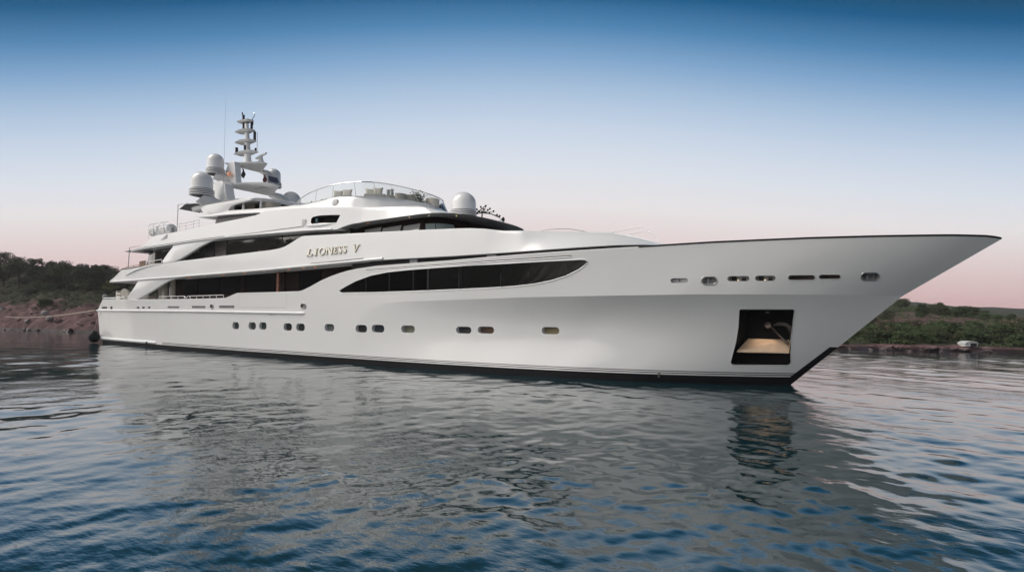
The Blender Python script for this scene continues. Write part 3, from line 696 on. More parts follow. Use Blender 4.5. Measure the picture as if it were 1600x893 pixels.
def wh_b(x, z): 
    f = (z - 6.9) / 1.72; return ip(x, WB) * 1 + .45 - .49 * f + .012
for a, b, mm in ((33.0, 34.35, PN), (34.5, 35.95, PN), (36.15, 37.4, PN)):
    for sg in (-1, 1):
        g = MB(); g.add([(a, sg * wh_b(a, 7.2), 7.2), (b, sg * wh_b(b, 7.2), 7.2), (b, sg * wh_b(b, 8.1), 8.1), (a, sg * wh_b(a, 8.02), 8.02)], [(0, 1, 2, 3)]); g.build('window_pane', mm, wh, False)
g = MB()
for i, (f0, f1) in enumerate(((.62, .8), (.81, .99))):
    pass
xs = [37.75, 38.15, 38.45, 38.62]
for sg in (-1, 1):
    V = []; 
    for x in np.linspace(37.55, 38.6, 8):
        for z in (7.2, 8.05): 
            f = (z - 6.9) / 1.72; V.append((x + max((x - 36) / 2.75, 0) * (1 - f) + .012, sg * (ip(x, WB) + .45 - .49 * f + .012), z))
    g = MB(); g.add(V, [(2 * i, 2 * i + 2, 2 * i + 3, 2 * i + 1) for i in range(7)]); g.build('window_pane', PN2, wh, True)
for i, (x, y, z, mm) in enumerate(((33.75, -4.2, 8.30, AMBER), (37.0, -4.12, 8.40, WARM), (38.2, -3.82, 8.44, WARM), (39.5, -3.0, 8.44, YEL))):
    MB().lathe((x, y, z), [(0, -.025), (.02, -.02), (.03, 0), (0, .02)], 10).build('deck_light', mm, s2)

# --- sun deck coaming, wing walls, hardtop
CB = [(15.4, 4.35), (29, 4.3), (30.5, 4.3), (31.4, 4.28), (32.3, 4.08), (33.0, 3.72), (33.6, 3.25), (34.1, 2.5), (34.45, 1.7), (34.7, .8), (34.8, .01)]
CT = [(15.4, 10.21), (19.3, 10.34), (23, 10.15), (26.2, 10.02), (27, 10.03), (28.2, 10.03), (29.3, 10.06), (30.3, 10.13), (31, 10.15), (32, 10.1), (34.8, 10.08)]
CZ = [(15.4, 10.14), (17, 10.08), (19, 10.03), (21.3, 9.93), (23.3, 9.82), (23.9, 9.6), (24.3, 9.4), (30, 9.0), (34.8, 8.6)]
xs = sorted(set(list(np.linspace(15.4, 23, 20)) + list(np.linspace(23, 31, 30)) + list(34.8 - 3.8 * (1 - np.linspace(0, 1, 34)) ** 2)))
tt = [(x - 15.4) / 19.4 for x in xs]
B = [(t, x + 1.2 * max((x - 30) / 4.8, 0) ** 2, ip(x, CB) + .12 + .3 * max(min((x - 24) / 4, 1), 0), ip(x, CZ)) for t, x in zip(tt, xs)]
T = [(t, x, ip(x, CB), ip(x, CT)) for t, x in zip(tt, xs)]
co = loft('sun_deck_coaming', B, T, WHITE, yacht, ts=tt, nv=5, ch=.05)
g = MB(); g.lathe((31.1, -4.46, 9.74), [(0, .03), (.2, .028), (.26, 0), (.26, -.1)], 20, M=Matrix.Rotation(R(84), 4, 'X')); g.build('speaker_port', LGREY, co)
well = [(16.2, -3.9), (29.5, -3.85), (31.2, -3.8), (32.3, -3.45), (33.2, -2.7), (33.9, -1.5), (34.15, 0)]
well = well + [(x, -y) for x, y in well[::-1][1:]]
cut(co, MB().prism(well, 'z', 9.72, 11).build('cutter', WHITE, None, False))
# dark glazed cabin behind the slot
loft('slot_cabin', [(0, 16.9, 4.1, 9.2), (1, 24.2, 4.1, 9.4)], [(0, 17.5, 4.05, 10.2), (1, 24.2, 4.1, 10.1)], mat('slot_dark', (.03, .03, .034), .35, var=.1), yacht, 12)
wl = plates('wing_wall', [(15.36, 10.16), (16, 10.38), (15.6, 10.83), (15.95, 10.95), (16.6, 11.0), (22.0, 11.0), (22.2, 10.82), (20.6, 10.74), (20.2, 10.71), (19.85, 10.66), (19.5, 10.55), (19.3, 10.42), (19.35, 10.32), (20, 10.22), (18, 10.05)], lambda x, z: 4.34, .25, WHITE, yacht)
HTp = [(13.6, 4.0), (14.3, 4.22), (15.2, 4.28), (20.6, 4.28), (21.4, 4.18), (21.9, 3.95), (22.25, 3.5), (22.5, 2.9), (22.6, 2.0), (22.65, 1), (22.66, .01)]
xs = sorted(set(list(np.linspace(13.6, 20.6, 16)) + list(22.66 - 2.06 * (1 - np.linspace(0, 1, 26)) ** 2))); tt = [(x - 13.6) / 9.06 for x in xs]
ht = loft('hardtop', [(t, x, max(ip(x, HTp) - .1, .01), 10.86) for t, x in zip(tt, xs)], [(t, x, ip(x, HTp), 11.1) for t, x in zip(tt, xs)], WHITE, yacht, ts=tt, nv=3, camber=.35)
g = MB()
for sg in (-1, 1):
    g.tube([(x, sg * (ip(x, HTp) + .004), 11.08) for x in np.linspace(13.7, 20.5, 16)], .022, 5)
g.build('gutter', GREY, ht)
MB().lathe((21.9, -2.6, 10.0), [(.7, 0), (.75, .9)], 24).build('bar_counter', BEIGE, ht)
for x, y in ((20.6, -3.95), (22.1, -3.55)):
    MB().tube([(x, y, 10.0), (x, y, 10.9)], .09, 10).build('hardtop_post', WHITE, ht)
g = MB().box((18.9, 0, 10.4), (.1, 7.2, 1.0)).box((22.55, .5, 10.35), (.06, 5.4, 1.0)); g.build('bar_glazing', GLASS, ht)
MB().box((20.0, -3.2, 10.4), (1.6, .1, .9)).build('bar_back', BEIGE, ht)

# --- glass wind screen round the fore end of the sun deck
GT = [(26.95, 10.06), (27.57, 10.38), (28.42, 10.67), (29.1, 10.79), (29.75, 10.87), (30.5, 10.93), (31.37, 10.96), (34.8, 10.96)]
GB = [(26.9, 4.33), (29, 4.22), (30.5, 4.2), (31.4, 4.14), (32.0, 4.02), (32.7, 3.8), (33.2, 3.42), (33.55, 2.85), (33.8, 2.2), (33.98, 1.3), (34.05, .5), (34.06, 0)]
def gb_pts():
    xs = list(np.linspace(26.95, 31.4, 18)) + list(34.06 - 2.66 * (1 - np.linspace(0, 1, 30)[1:]) ** 2)
    P = [(x, -ip(x, GB)) for x in xs]; return P + [(x, -y) for x, y in P[::-1][1:]]
GP = gb_pts(); g = MB(); V = []
for x, y in GP: V += [(x + .55 * max((x - 31) / 3, 0), y * 1.02, ip(x, CT) + .005), (x, y, ip(x, GT))]
g.add(V, [(2 * i, 2 * i + 2, 2 * i + 3, 2 * i + 1) for i in range(len(GP) - 1)])
ws = g.build('wind_screen', CLEAR, yacht, True, angle=60)
MB().tube([(x, y, ip(x, GT) + .01) for x, y in GP], .028, 6).build('top_rail', STEEL, ws)
for i in (2, 8, 14, 22, 30, 36, 43, 50, 58, 68, 78):
    if i < len(GP):
        x, y = GP[i]; xb = x + .55 * max((x - 31) / 3, 0)
        wide = .035 if i == 2 else .012
        MB().tube([(xb, y * 1.02, ip(x, CT)), (x, y, ip(x, GT))], wide, 6).build('stanchion', STEEL if i != 2 else WHITE, ws)

# --- radomes, mast
def radome(x, y, z0, r, h, name='radome', ringr=1.13):
    g = MB(); hz = h * .27
    prof = [(0, h)] + [(r * math.cos(a), h - r * .95 + r * .95 * math.sin(a)) for a in np.linspace(R(85), 0, 12)] + [(r * 1.0, hz)]
    g.lathe((x, y, z0), prof + [(r, hz - .01)], 32); o = g.build(name, WHITE, yacht, True, angle=50)
    for k in range(4):
        zz = hz * (.98 - .27 * (k + 1)); MB().lathe((x, y, z0 + zz), [(r * .96, .0), (r * ringr, .008), (r * ringr, hz * .14), (r * .96, hz * .15)], 32).build('collar', WHITE, o)
    MB().lathe((x, y, z0), [(r * .5, -hz * .3), (r * .98, -.04), (r * .99, hz * .3), (r * .965, hz)], 32).build('base', mat('radome_base', (.25, .25, .25), .5) if 'RB' not in globals() else RB, o)
    return o
RB = mat('radome_base', (.06, .06, .06), .5)
radome(15.1, -4.0, 11.95, .79, 1.8); radome(15.1, 4.0, 11.95, .79, 1.8)
radome(14.3, -2.5, 14.02, .63, 1.62); radome(14.3, 2.75, 14.02, .58, 1.6)
radome(37.65, 0, 8.98, .78, 1.55, ringr=1.07)
mast = empty('mast'); mast.parent = yacht
def prism_y(name, P, y0, y1, bev=.06, m=WHITE):
    return MB().prism(P, 'y', y0, y1).build(name, m, mast, False, bevel=bev)
for sg in (-1, 1):
    a, b = sorted((sg * 2.0, sg * 2.75))
    P = [(13.7, 10.9), (13.75, 11.6), (13.9, 12.5), (14.25, 13.1), (14.8, 13.33), (15.6, 13.3), (16.05, 13.0), (16.25, 12.3), (16.75, 10.9)] if sg < 0 else [(14.6, 13.0), (14.5, 13.4), (15.6, 13.25), (16.3, 12.9), (17.0, 12.3), (17.35, 11.6), (17.4, 10.9), (15.9, 10.9), (15.9, 11.9), (15.5, 12.6)]
    prism_y('arch_leg', P, a, b, .12)
    a, b = sorted((sg * 1.25, sg * 1.8))
    P = [(14.35, 13.1), (14.5, 14.4), (14.85, 15.0), (15.4, 15.1), (15.75, 15.0), (15.85, 14.5), (16.0, 13.1)] if sg < 0 else [(14.4, 14.9), (14.5, 15.2), (15.2, 15.1), (15.6, 14.7), (15.75, 14.2), (15.7, 13.2), (15.1, 13.2), (15.15, 14.1), (14.9, 14.7)]
    prism_y('arch_leg', P, a, b, .1)
def slab(name, P, z0, z1, taper=.75, m=WHITE, bev=.04):
    cx = sum(p[0] for p in P) / len(P); cy = sum(p[1] for p in P) / len(P); n = len(P)
    V = [(x, y, z1) for x, y in P] + [(cx + (x - cx) * taper, cy + (y - cy) * taper, z0) for x, y in P]
    return MB().add(V, [tuple(range(n)), tuple(range(2 * n - 1, n - 1, -1))] + [(i, (i + 1) % n, n + (i + 1) % n, n + i) for i in range(n)]).build(name, m, mast, False, bevel=bev)
slab('platform', [(14.2, -2.7), (16.3, -1.6), (18.1, -.75), (18.35, 0), (18.1, .75), (16.3, 1.6), (14.2, 2.9)], 13.14, 13.3, .94)
slab('platform', [(13.9, -1.6), (14.9, -1.15), (16.9, -.4), (17.05, 0), (16.9, .4), (15.2, 1.2), (13.9, 1.7)], 15.06, 15.2, .93)
MB().tube([(14.75, 0, 15.0), (14.7, 0, 16.0), (14.5, 0, 18.75)], [.38, .27, .15], 16).build('mast_pole', WHITE, mast)
for z, a, b, wy in ((16.3, 13.1, 15.75, .62), (17.25, 13.2, 15.5, .6), (18.15, 13.2, 15.3, .55), (18.98, 13.45, 15.1, .42)):
    slab('crosstree', [(a, -.25), (a + .25, -.4), (14.4, -wy), (b - .3, -wy * .8), (b, -.3), (b, .3), (b - .3, wy * .8), (14.4, wy), (a + .25, .4), (a, .25)], z - .1, z + .02, .72, bev=.015)
g = MB()
for x, y, z, h, r in ((13.6, -.3, 16.35, .45, .12), (15.1, -.5, 16.35, .4, .09), (15.35, .3, 16.35, .3, .08), (14.1, 0, 18.2, .7, .11), (14.9, .2, 18.2, .55, .1), (14.2, -.1, 19.0, .5, .1), (15.2, .3, 17.3, .75, .11), (14.7, .35, 18.75, .4, .12), (14.4, .1, 18.6, .35, .13)):
    g.tube([(x, y, z), (x, y, z + h)], r, 10)
g.build('navigation_light', BLACK, mast)
MB().tube([(14.9, .1, 19.0), (15.1, .2, 19.2), (15.3, .2, 19.35), (15.32, .2, 19.55), (15.15, .2, 19.6)], .03, 6).build('wind_sensor', STEEL, mast)
MB().tube([(14.1, -.1, 19.4), (14.0, -.1, 19.75)], .05, 6).build('wind_sensor', BLACK, mast)
g = MB(); g.box((15.45, .74, 16.1), (2.35, .17, .15), rz=R(-14)); rs = g.build('radar_scanner', WHITE, mast, bevel=.05)
MB().lathe((15.45, .74, 15.15), [(.3, 0), (.28, .35), (.2, .6), (.12, .9)], 18).build('radar_pedestal', WHITE, mast)
MB().tube([(16.25, -3.0, 11.2), (16.35, -3.0, 13.5), (16.5, -3.0, 19.6)], [.025, .014, .006], 6).build('whip_antenna', LGREY, mast)
MB().tube([(15.55, .3, 16.3), (15.6, .3, 17.9)], .02, 6).build('whip_antenna', LGREY, mast)
g = MB().add([(16.15, 1.1, 13.95), (16.2, 1.95, 13.95), (16.0, 1.95, 14.45), (15.95, 1.1, 14.45)], [(0, 1, 2, 3)]); g.build('panel', PANELB, mast, False)
# dome brackets
for sg in (-1, 1):
    MB().tube([(15.1, sg * 4.0, 11.85), (15.15, sg * 3.85, 11.7), (15.2, sg * 3.2, 11.45), (15.25, sg * 2.5, 11.15)], [.62, .58, .5, .55], 16).build('radome_bracket', WHITE, mast)
    MB().tube([(14.4, sg * 2.5, 13.98), (14.6, sg * 2.15, 13.75), (15.0, sg * 1.6, 13.6)], [.45, .36, .32], 14).build('radome_bracket', WHITE, mast)
MB().lathe((15.45, -2.05, 13.95), [(0, .24), (.12, .2), (.2, 0), (.12, -.1), (0, -.12)], 14, M=Matrix.Rotation(R(70), 4, 'Y')).build('lamp_glow', mat('bracket_lamplight', (.8, .4, .25), .4, emit=(.9, .36, .2), estr=.15), mast)  # orange lamplight on the bracket, put into this piece's colour and faint glow
MB().box((16.6, 0, 13.125), (1.6, .4, .03)).build('platform_light', LGREY, mast)
# horn / floodlight cluster on the wheelhouse roof and a small horn
g = MB(); base = Vector((39.15, -.1, 8.85))
g.tube([base, base + Vector((0, 0, .35))], .04, 6); g.tube([base + Vector((-.3, -.1, .3)), base + Vector((.3, .5, .25)), base + Vector((.7, .9, .05))], .03, 6)
g.tube([base + Vector((-.3, -.1, .3)), base + Vector((.0, .3, .7))], .03, 6)
for dx, dy, dz in ((-.28, -.16, .42), (-.1, 0, .58), (.12, .2, .66), (.3, .38, .5), (.45, .55, .36), (.58, .74, .16), (.24, .42, .26), (-.1, .1, .32), (.7, .85, .1), (.05, .1, .44), (-.18, -.05, .3), (.2, .3, .42), (-.3, -.1, .2)):
    g.tube([base + Vector((dx, dy, dz)), base + Vector((dx + .08, dy - .1, dz + .03))], [.035, .06], 8)
    g.tube([base + Vector((.1, .1, .3)), base + Vector((dx, dy, dz))], .016, 5)
g.build('floodlight_cluster', BLACK, yacht)
g = MB(); g.box((39.9, .9, 8.72), (.3, .2, .25)); g.build('horn', WHITE, yacht, bevel=.05)
MB().lathe((40.02, .82, 8.78), [(.05, -.05), (.1, .0), (.14, .08)], 12, M=Matrix.Rotation(R(90), 4, 'Y')).build('horn_mouth', BLACK, yacht)

# --- railings
def railing(pts, h, r=.022, parent=yacht, mid=0, name='railing', posts=True, m=STEEL):
    g = MB(); top = [(x, y, z + h) for x, y, z in pts]; g.tube(top, r, 6)
    for k in range(mid): g.tube([(x, y, z + h * (k + 1) / (mid + 1)) for x, y, z in pts], r * .7, 6)
    if posts:
        for x, y, z in pts: g.tube([(x, y, z), (x, y, z + h)], r, 6)
    return g.build(name, m, parent)
RAILD = mat('rail_grey', (.3, .3, .31), .3, metal=.6)
RAILW = mat('rail_white', (.68, .68, .68), .25, metal=.4)
railing([(x, -5.0, ip(x, HT) + .0) for x in np.linspace(10.9, 14.7, 5)], .24, .028, m=RAILW)
railing([(x, -5.0, ip(x, HT)) for x in np.linspace(15.55, 20.0, 6)], .25, .028, m=RAILW)
MB().tube([(14.7, -5.0, 4.09), (15.0, -5, 3.95), (15.2, -5, 4.08), (15.45, -5, 4.1), (15.5, -5, 3.95)], .028, 6).build('railing', RAILW, yacht)
g = MB(); g.tube([(.85, -4.9, 4.03), (5.1, -5.0, 4.06)], .055, 8); g.tube([(.85, -4.9, 4.05), (.85, 4.9, 4.05)], .055, 8)
for x in (1.0, 4.6, 5.0): g.tube([(x, -4.93, 3.85), (x, -4.93, 4.05)], .03, 6)
g.build('railing', RAILW, yacht)
railing([(x, -4.85, ip(x, S1T)) for x in (8.3, 9.4, 10.9)], .36, .035, mid=0, m=RAILW)
railing([(4.5, -4.7, 6.45), (6.0, -4.78, 6.5), (8.3, -4.85, 6.6)], .26, .025, m=TEAK)
railing([(12.8, -4.5, 9.15), (13.8, -4.5, 9.15), (14.9, -4.5, 9.2), (15.7, -4.5, 9.25)], .68, .018, mid=2, m=STEEL)
# curved grab rails on the fore bulwark
for P in ([(45.37, 6.98), (45.6, 7.06), (45.92, 7.1), (46.4, 7.12), (46.9, 7.1), (47.3, 7.03), (47.7, 6.95)], [(48.6, 6.9), (49.6, 7.02), (50.3, 7.06), (50.6, 6.85), (51.2, 6.3)], [(49.6, 6.78), (50.4, 6.85), (50.9, 6.62), (51.5, 6.12)]):
    MB().tube([(x, -ip(x, [(44.9, 4.15), (46.1, 3.8), (47.6, 3.15), (48.7, 2.72), (50.3, 2.75), (51.9, 3.6)]), z) for x, z in P], .014, 6).build('grab_rail', RAILD, yacht)

# --- aft equipment
for x in (7.25, 9.0):
    g = MB(); g.lathe((x, -3.5, 9.78), [(0, -.75), (.3, -.74), (.44, -.62), (.44, .62), (.3, .74), (0, .75)], 22, M=Matrix.Rotation(R(90), 4, 'Y')); lr = g.build('life_raft_canister', WHITE, yacht)
    g = MB()
    for dx in (-.45, .3): g.tube([(x + dx, -3.98, 9.1), (x + dx, -4.0, 10.15), (x + dx + .12, -3.95, 10.3), (x + dx + .7, -3.95, 10.33)], .025, 6)
    g.build('canister_cradle', STEEL, lr)
    MB().box((x, -3.945, 9.7), (.6, .02, .45)).build('canister_label', LGREY, lr)
# black sun awning aft of the hardtop with its pole
g = MB(); g.add([(10.75, -3.5, 11.35), (12.1, -3.6, 11.7), (14.0, -3.6, 11.45), (14.0, -3.5, 10.75), (12.1, .6, 11.6), (14.0, 2.0, 11.4)], [(0, 1, 2, 3), (0, 4, 1), (1, 4, 5, 2)])
aw = g.build('awning', AWN, yacht, False)
g = MB(); g.tube([(11.05, -3.8, 9.3), (11.2, -3.8, 11.64)], .03, 6); g.tube([(11.2, -3.8, 11.64), (14.3, -3.6, 11.5)], .03, 6); g.build('awning_pole', LGREY, aw)
g = MB(); g.add([(3.5, -4.5, 8.12), (6.6, -4.5, 8.22), (8.0, -4.4, 7.9), (3.5, 4.5, 8.12), (6.6, 4.5, 8.22), (8.0, 4.4, 7.9)], [(0, 1, 4, 3), (0, 3, 5, 2)])
aw2 = g.build('awning', AWN, yacht, False)
g = MB(); g.tube([(4.85, -4.7, 6.6), (5.06, -4.7, 8.38)], .035, 6); g.tube([(5.06, -4.7, 8.38), (6.85, -4.7, 8.4)], .03, 6); g.build('awning_pole', LGREY, aw2)
g = MB(); g.lathe((10.9, -4.1, 9.35), [(.0, .42), (.16, .38), (.2, 0), (.0, -.05)], 12); g.build('winch', GREY, yacht)
# stern lamp pod
MB().lathe((.62, -4.75, 4.1), [(0, .3), (.16, .24), (.2, .0), (.14, -.22), (0, -.26)], 16).build('stern_light', GREY, yacht)

# ------------------------------------------------------------------ numpy value noise
def _h(ix, iy, s):
    n = (ix.astype(np.int64) * 374761393 + iy.astype(np.int64) * 668265263 + s * 974711) & 0x7fffffff
    n = ((n ^ (n >> 13)) * 1274126177) & 0x7fffffff
    return ((n ^ (n >> 16)) & 0xffff) / 65535.0
def vnoise(x, y, s=0):
    x = np.asarray(x, float); y = np.asarray(y, float)
    ix, iy = np.floor(x), np.floor(y); fx, fy = x - ix, y - iy
    fx = fx * fx * (3 - 2 * fx); fy = fy * fy * (3 - 2 * fy)
    a, b, c, d = _h(ix, iy, s), _h(ix + 1, iy, s), _h(ix, iy + 1, s), _h(ix + 1, iy + 1, s)
    return (a * (1 - fx) + b * fx) * (1 - fy) + (c * (1 - fx) + d * fx) * fy
def fbm(x, y, o=5, s=0):
    v = 0; a = .5
    for k in range(o): v = v + a * (vnoise(x * 2 ** k, y * 2 ** k, s + k) - .5); a *= .5
    return v
def gridmesh(name, V, nu, nv, m, flip=False, wrap=False):
    me = bpy.data.meshes.new(name)
    i = np.arange(nu - (0 if wrap else 1))[:, None]; j = np.arange(nv - 1)[None, :]
    i2 = (i + 1) % nu
    q = np.stack([i * nv + j, i2 * nv + j, i2 * nv + j + 1, i * nv + j + 1], -1).reshape(-1, 4)
    if flip: q = q[:, ::-1]
    me.vertices.add(len(V)); me.vertices.foreach_set('co', np.asarray(V, np.float32).ravel())
    me.loops.add(q.size); me.loops.foreach_set('vertex_index', q.ravel().astype(np.int32))
    me.polygons.add(len(q)); me.polygons.foreach_set('loop_start', (np.arange(len(q)) * 4).astype(np.int32)); me.polygons.foreach_set('loop_total', np.full(len(q), 4, np.int32))
    me.polygons.foreach_set('use_smooth', np.ones(len(q), bool))
    me.update(); me.validate(); me.materials.append(m)
    return link(name, me)

# ------------------------------------------------------------------ water
def water_mat():
    m = bpy.data.materials.new('sea_water'); m.use_nodes = True; n = m.node_tree.nodes; l = m.node_tree.links
    b = n['Principled BSDF']; b.inputs['Base Color'].default_value = (.006, .028, .036, 1); b.inputs['Roughness'].default_value = .03
    b.inputs['IOR'].default_value = 1.6; b.inputs['Specular IOR Level'].default_value = .9
    t = n.new('ShaderNodeTexCoord')
    def nz(sc, det, sx, sy, rot=.5):
        mp = n.new('ShaderNodeMapping'); mp.inputs['Scale'].default_value = (sx, sy, 1); mp.inputs['Rotation'].default_value = (0, 0, rot)
        l.new(t.outputs['Object'], mp.inputs[0]); q = n.new('ShaderNodeTexNoise'); q.inputs['Scale'].default_value = sc; q.inputs['Detail'].default_value = det
        q.inputs['Roughness'].default_value = .5; l.new(mp.outputs[0], q.inputs['Vector']); return q
    a = nz(3.0, 4, 1, 2.2, .6); c = nz(.12, 2, 1, 1.6, .3)
    # light airs: patches of ruffled and of slick water
    mr = n.new('ShaderNodeMapRange'); mr.inputs[1].default_value = .42; mr.inputs[2].default_value = .62; mr.inputs[3].default_value = .25; mr.inputs[4].default_value = 1
    l.new(c.outputs['Fac'], mr.inputs[0])
    mu = n.new('ShaderNodeMath'); mu.operation = 'MULTIPLY'; l.new(mr.outputs[0], mu.inputs[0]); l.new(a.outputs['Fac'], mu.inputs[1])
    bp = n.new('ShaderNodeBump'); bp.inputs['Strength'].default_value = .4; bp.inputs['Distance'].default_value = .03
    l.new(mu.outputs[0], bp.inputs['Height']); l.new(bp.outputs[0], b.inputs['Normal'])
    return m
WATER = water_mat()
def build_water():
    a0 = math.atan2(fwd.y, fwd.x)
    ang = np.concatenate([np.linspace(-R(52), R(52), 620), np.linspace(R(52), R(308), 70)[1:-1]]) + a0
    rad = np.concatenate([[.02], np.geomspace(3.0, 260, 760), np.geomspace(300, 9000, 20)])
    A, Rr = np.meshgrid(ang, rad, indexing='ij')
    X = CAM.x + Rr * np.cos(A); Y = CAM.y + Rr * np.sin(A); Z = np.zeros_like(X)
    rg = np.random.RandomState(3); wd = a0 + 1.35
    sp = np.maximum(Rr * .006, Rr * .003)
    patch = .75 + .9 * (vnoise(X * .06, Y * .09, 5) - .5) + .7 * (vnoise(X * .17, Y * .21, 8) - .5)
    for k in range(46):
        lam = .36 * math.exp(k / 45 * math.log(13)); th = wd + rg.normal(0, .75); kk = 2 * math.pi / lam
        amp = .0027 * lam ** .45 * rg.uniform(.5, 1.2)
        ph = rg.uniform(0, 6.28)
        fade = np.clip((lam / sp - 3) / 4, 0, 1)
        wx = X + .35 * lam * (vnoise(X / lam / 2.3, Y / lam / 2.3, k) - .5) * 2
        p = (wx * math.cos(th) + Y * math.sin(th)) * kk + ph
        Z += amp * fade * (np.sin(p) + .25 * np.sin(2 * p + .4)) * patch
    fadeall = np.clip((250 - Rr) / 120, 0, 1); Z *= fadeall
    o = gridmesh('water', np.stack([X, Y, Z], -1).reshape(-1, 3), len(ang), len(rad), WATER, True, True)
    tag(o, 'rippled blue-grey sea water of the bay', 'water', kind='structure'); return o
build_water()

# ------------------------------------------------------------------ terrain of the bay
SHORE = [(-900, -500), (-400, -170), (-160, -45), (-100, -14), (-70, -4), (-48, 2), (-32, 6), (0, 17), (30, 31), (48, 40.5), (56, 43.2), (63, 44.5), (71, 49.5), (80, 55), (95, 66), (130, 95), (220, 190), (400, 400), (900, 1100)]
def shore_y(x): return np.interp(x, [p[0] for p in SHORE], [p[1] for p in SHORE])
def height(x, d):
    """ground height at a point d metres inland (along +y) from the shore line"""
    x = np.asarray(x, float); d = np.asarray(d, float); y = shore_y(x) + d
    left = np.clip((30 - x) / 50, 0, 1); left = left * left * (3 - 2 * left)
    n1 = fbm(x * .05, y * .05, 4, 11); n2 = fbm(x * .35, y * .35, 5, 23)
    crestL = np.interp(x, [-120, -72, -55, -45, -30, -10, 40], [11.8, 9.9, 8.5, 7.6, 7.0, 6.6, 6])
    hl = 3.4 * np.clip(d / 3.2, 0, 1) ** .7 + 1.6 * np.clip((d - 3) / 8, 0, 1) + (crestL - 5.0) * np.clip((d - 5) / 17, 0, 1) ** 1.1 + 5 * np.clip((d - 60) / 200, 0, 1)
    n3 = np.abs(fbm(x * .9 + 3, y * .9, 4, 51)) * 2
    hl = hl + (n2 * 2.2 - n3 * .9) * np.clip(d / 2, 0, 1) + n1 * 2.0 * np.clip(d / 12, 0, 1)
    nearR = .55 * np.clip(d / 1.5, 0, 1) + .5 * np.clip((d - 3) / 10, 0, 1)
    k = np.interp(x, [40, 66, 80, 95, 120, 200], [1.0, 1.0, .75, .3, .16, .2])
    hr = nearR + 4.9 * k * np.clip((d - 14) / 62, 0, 1) ** 1.0 + 13 * np.clip((d - 130) / 260, 0, 1) ** 1.2 + 9 * np.clip((d - 400) / 500, 0, 1)
    hr = hr + n2 * .5 * np.clip(d / 2, 0, 1) + n1 * 3.2 * np.clip((d - 10) / 30, 0, 1)
    return hl * left + hr * (1 - left)
def wet_band(n, l, b, colour, nz):
    # rock below the tide line is wet: darker and shinier
    gp = n.new('ShaderNodeNewGeometry'); sz = n.new('ShaderNodeSeparateXYZ'); l.new(gp.outputs['Position'], sz.inputs[0])
    ma = n.new('ShaderNodeMath'); ma.operation = 'MULTIPLY_ADD'; ma.inputs[1].default_value = -.5; l.new(nz.outputs['Fac'], ma.inputs[0]); l.new(sz.outputs[2], ma.inputs[2])
    mr = n.new('ShaderNodeMapRange'); mr.inputs[1].default_value = .02; mr.inputs[2].default_value = .16; mr.inputs[3].default_value = .25; mr.inputs[4].default_value = 1; l.new(ma.outputs[0], mr.inputs[0])
    mu = n.new('ShaderNodeMixRGB'); mu.blend_type = 'MULTIPLY'; mu.inputs[0].default_value = 1; l.new(colour, mu.inputs[1]); l.new(mr.outputs[0], mu.inputs[2]); l.new(mu.outputs[0], b.inputs['Base Color'])
    m3 = n.new('ShaderNodeMapRange'); m3.inputs[3].default_value = .3; m3.inputs[4].default_value = .9; m3.inputs[1].default_value = .25; l.new(mr.outputs[0], m3.inputs[0]); l.new(m3.outputs[0], b.inputs['Roughness'])
def ground_mat():
    m = bpy.data.materials.new('hill_ground'); m.use_nodes = True; n = m.node_tree.nodes; l = m.node_tree.links; b = n['Principled BSDF']
    b.inputs['Roughness'].default_value = .9; b.inputs['Specular IOR Level'].default_value = .2
    t = n.new('ShaderNodeTexCoord'); at = n.new('ShaderNodeAttribute'); at.attribute_name = 'rock'
    nz = n.new('ShaderNodeTexNoise'); nz.inputs['Scale'].default_value = 1.3; nz.inputs['Detail'].default_value = 10; nz.inputs['Roughness'].default_value = .7; l.new(t.outputs['Object'], nz.inputs['Vector'])
    r = n.new('ShaderNodeValToRGB'); e = r.color_ramp.elements; e[0].position = .3; e[0].color = (.05, .032, .03, 1); e[1].position = .72; e[1].color = (.25, .15, .15, 1)
    q = e.new(.5); q.color = (.12, .07, .072, 1); l.new(nz.outputs['Fac'], r.inputs[0])
    n2 = n.new('ShaderNodeTexNoise'); n2.inputs['Scale'].default_value = .5; n2.inputs['Detail'].default_value = 6; l.new(t.outputs['Object'], n2.inputs['Vector'])
    g = n.new('ShaderNodeValToRGB'); e = g.color_ramp.elements; e[0].position = .35; e[0].color = (.02, .026, .012, 1); e[1].position = .7; e[1].color = (.052, .052, .03, 1); l.new(n2.outputs['Fac'], g.inputs[0])
    ad = n.new('ShaderNodeMath'); ad.operation = 'ADD'; l.new(at.outputs['Fac'], ad.inputs[0]); s = n.new('ShaderNodeMath'); s.operation = 'MULTIPLY_ADD'; s.inputs[1].default_value = .9; s.inputs[2].default_value = -.45; l.new(n2.outputs['Fac'], s.inputs[0]); l.new(s.outputs[0], ad.inputs[1])
    st = n.new('ShaderNodeMapRange'); st.inputs[1].default_value = .4; st.inputs[2].default_value = .6; l.new(ad.outputs[0], st.inputs[0])
    mx = n.new('ShaderNodeMixRGB'); l.new(st.outputs[0], mx.inputs[0]); l.new(g.outputs[0], mx.inputs[1]); l.new(r.outputs[0], mx.inputs[2]); wet_band(n, l, b, mx.outputs[0], nz)
    bp = n.new('ShaderNodeBump'); bp.inputs['Strength'].default_value = .8; bp.inputs['Distance'].default_value = .5; l.new(nz.outputs['Fac'], bp.inputs['Height']); l.new(bp.outputs[0], b.inputs['Normal'])
    return m
GROUND = ground_mat()
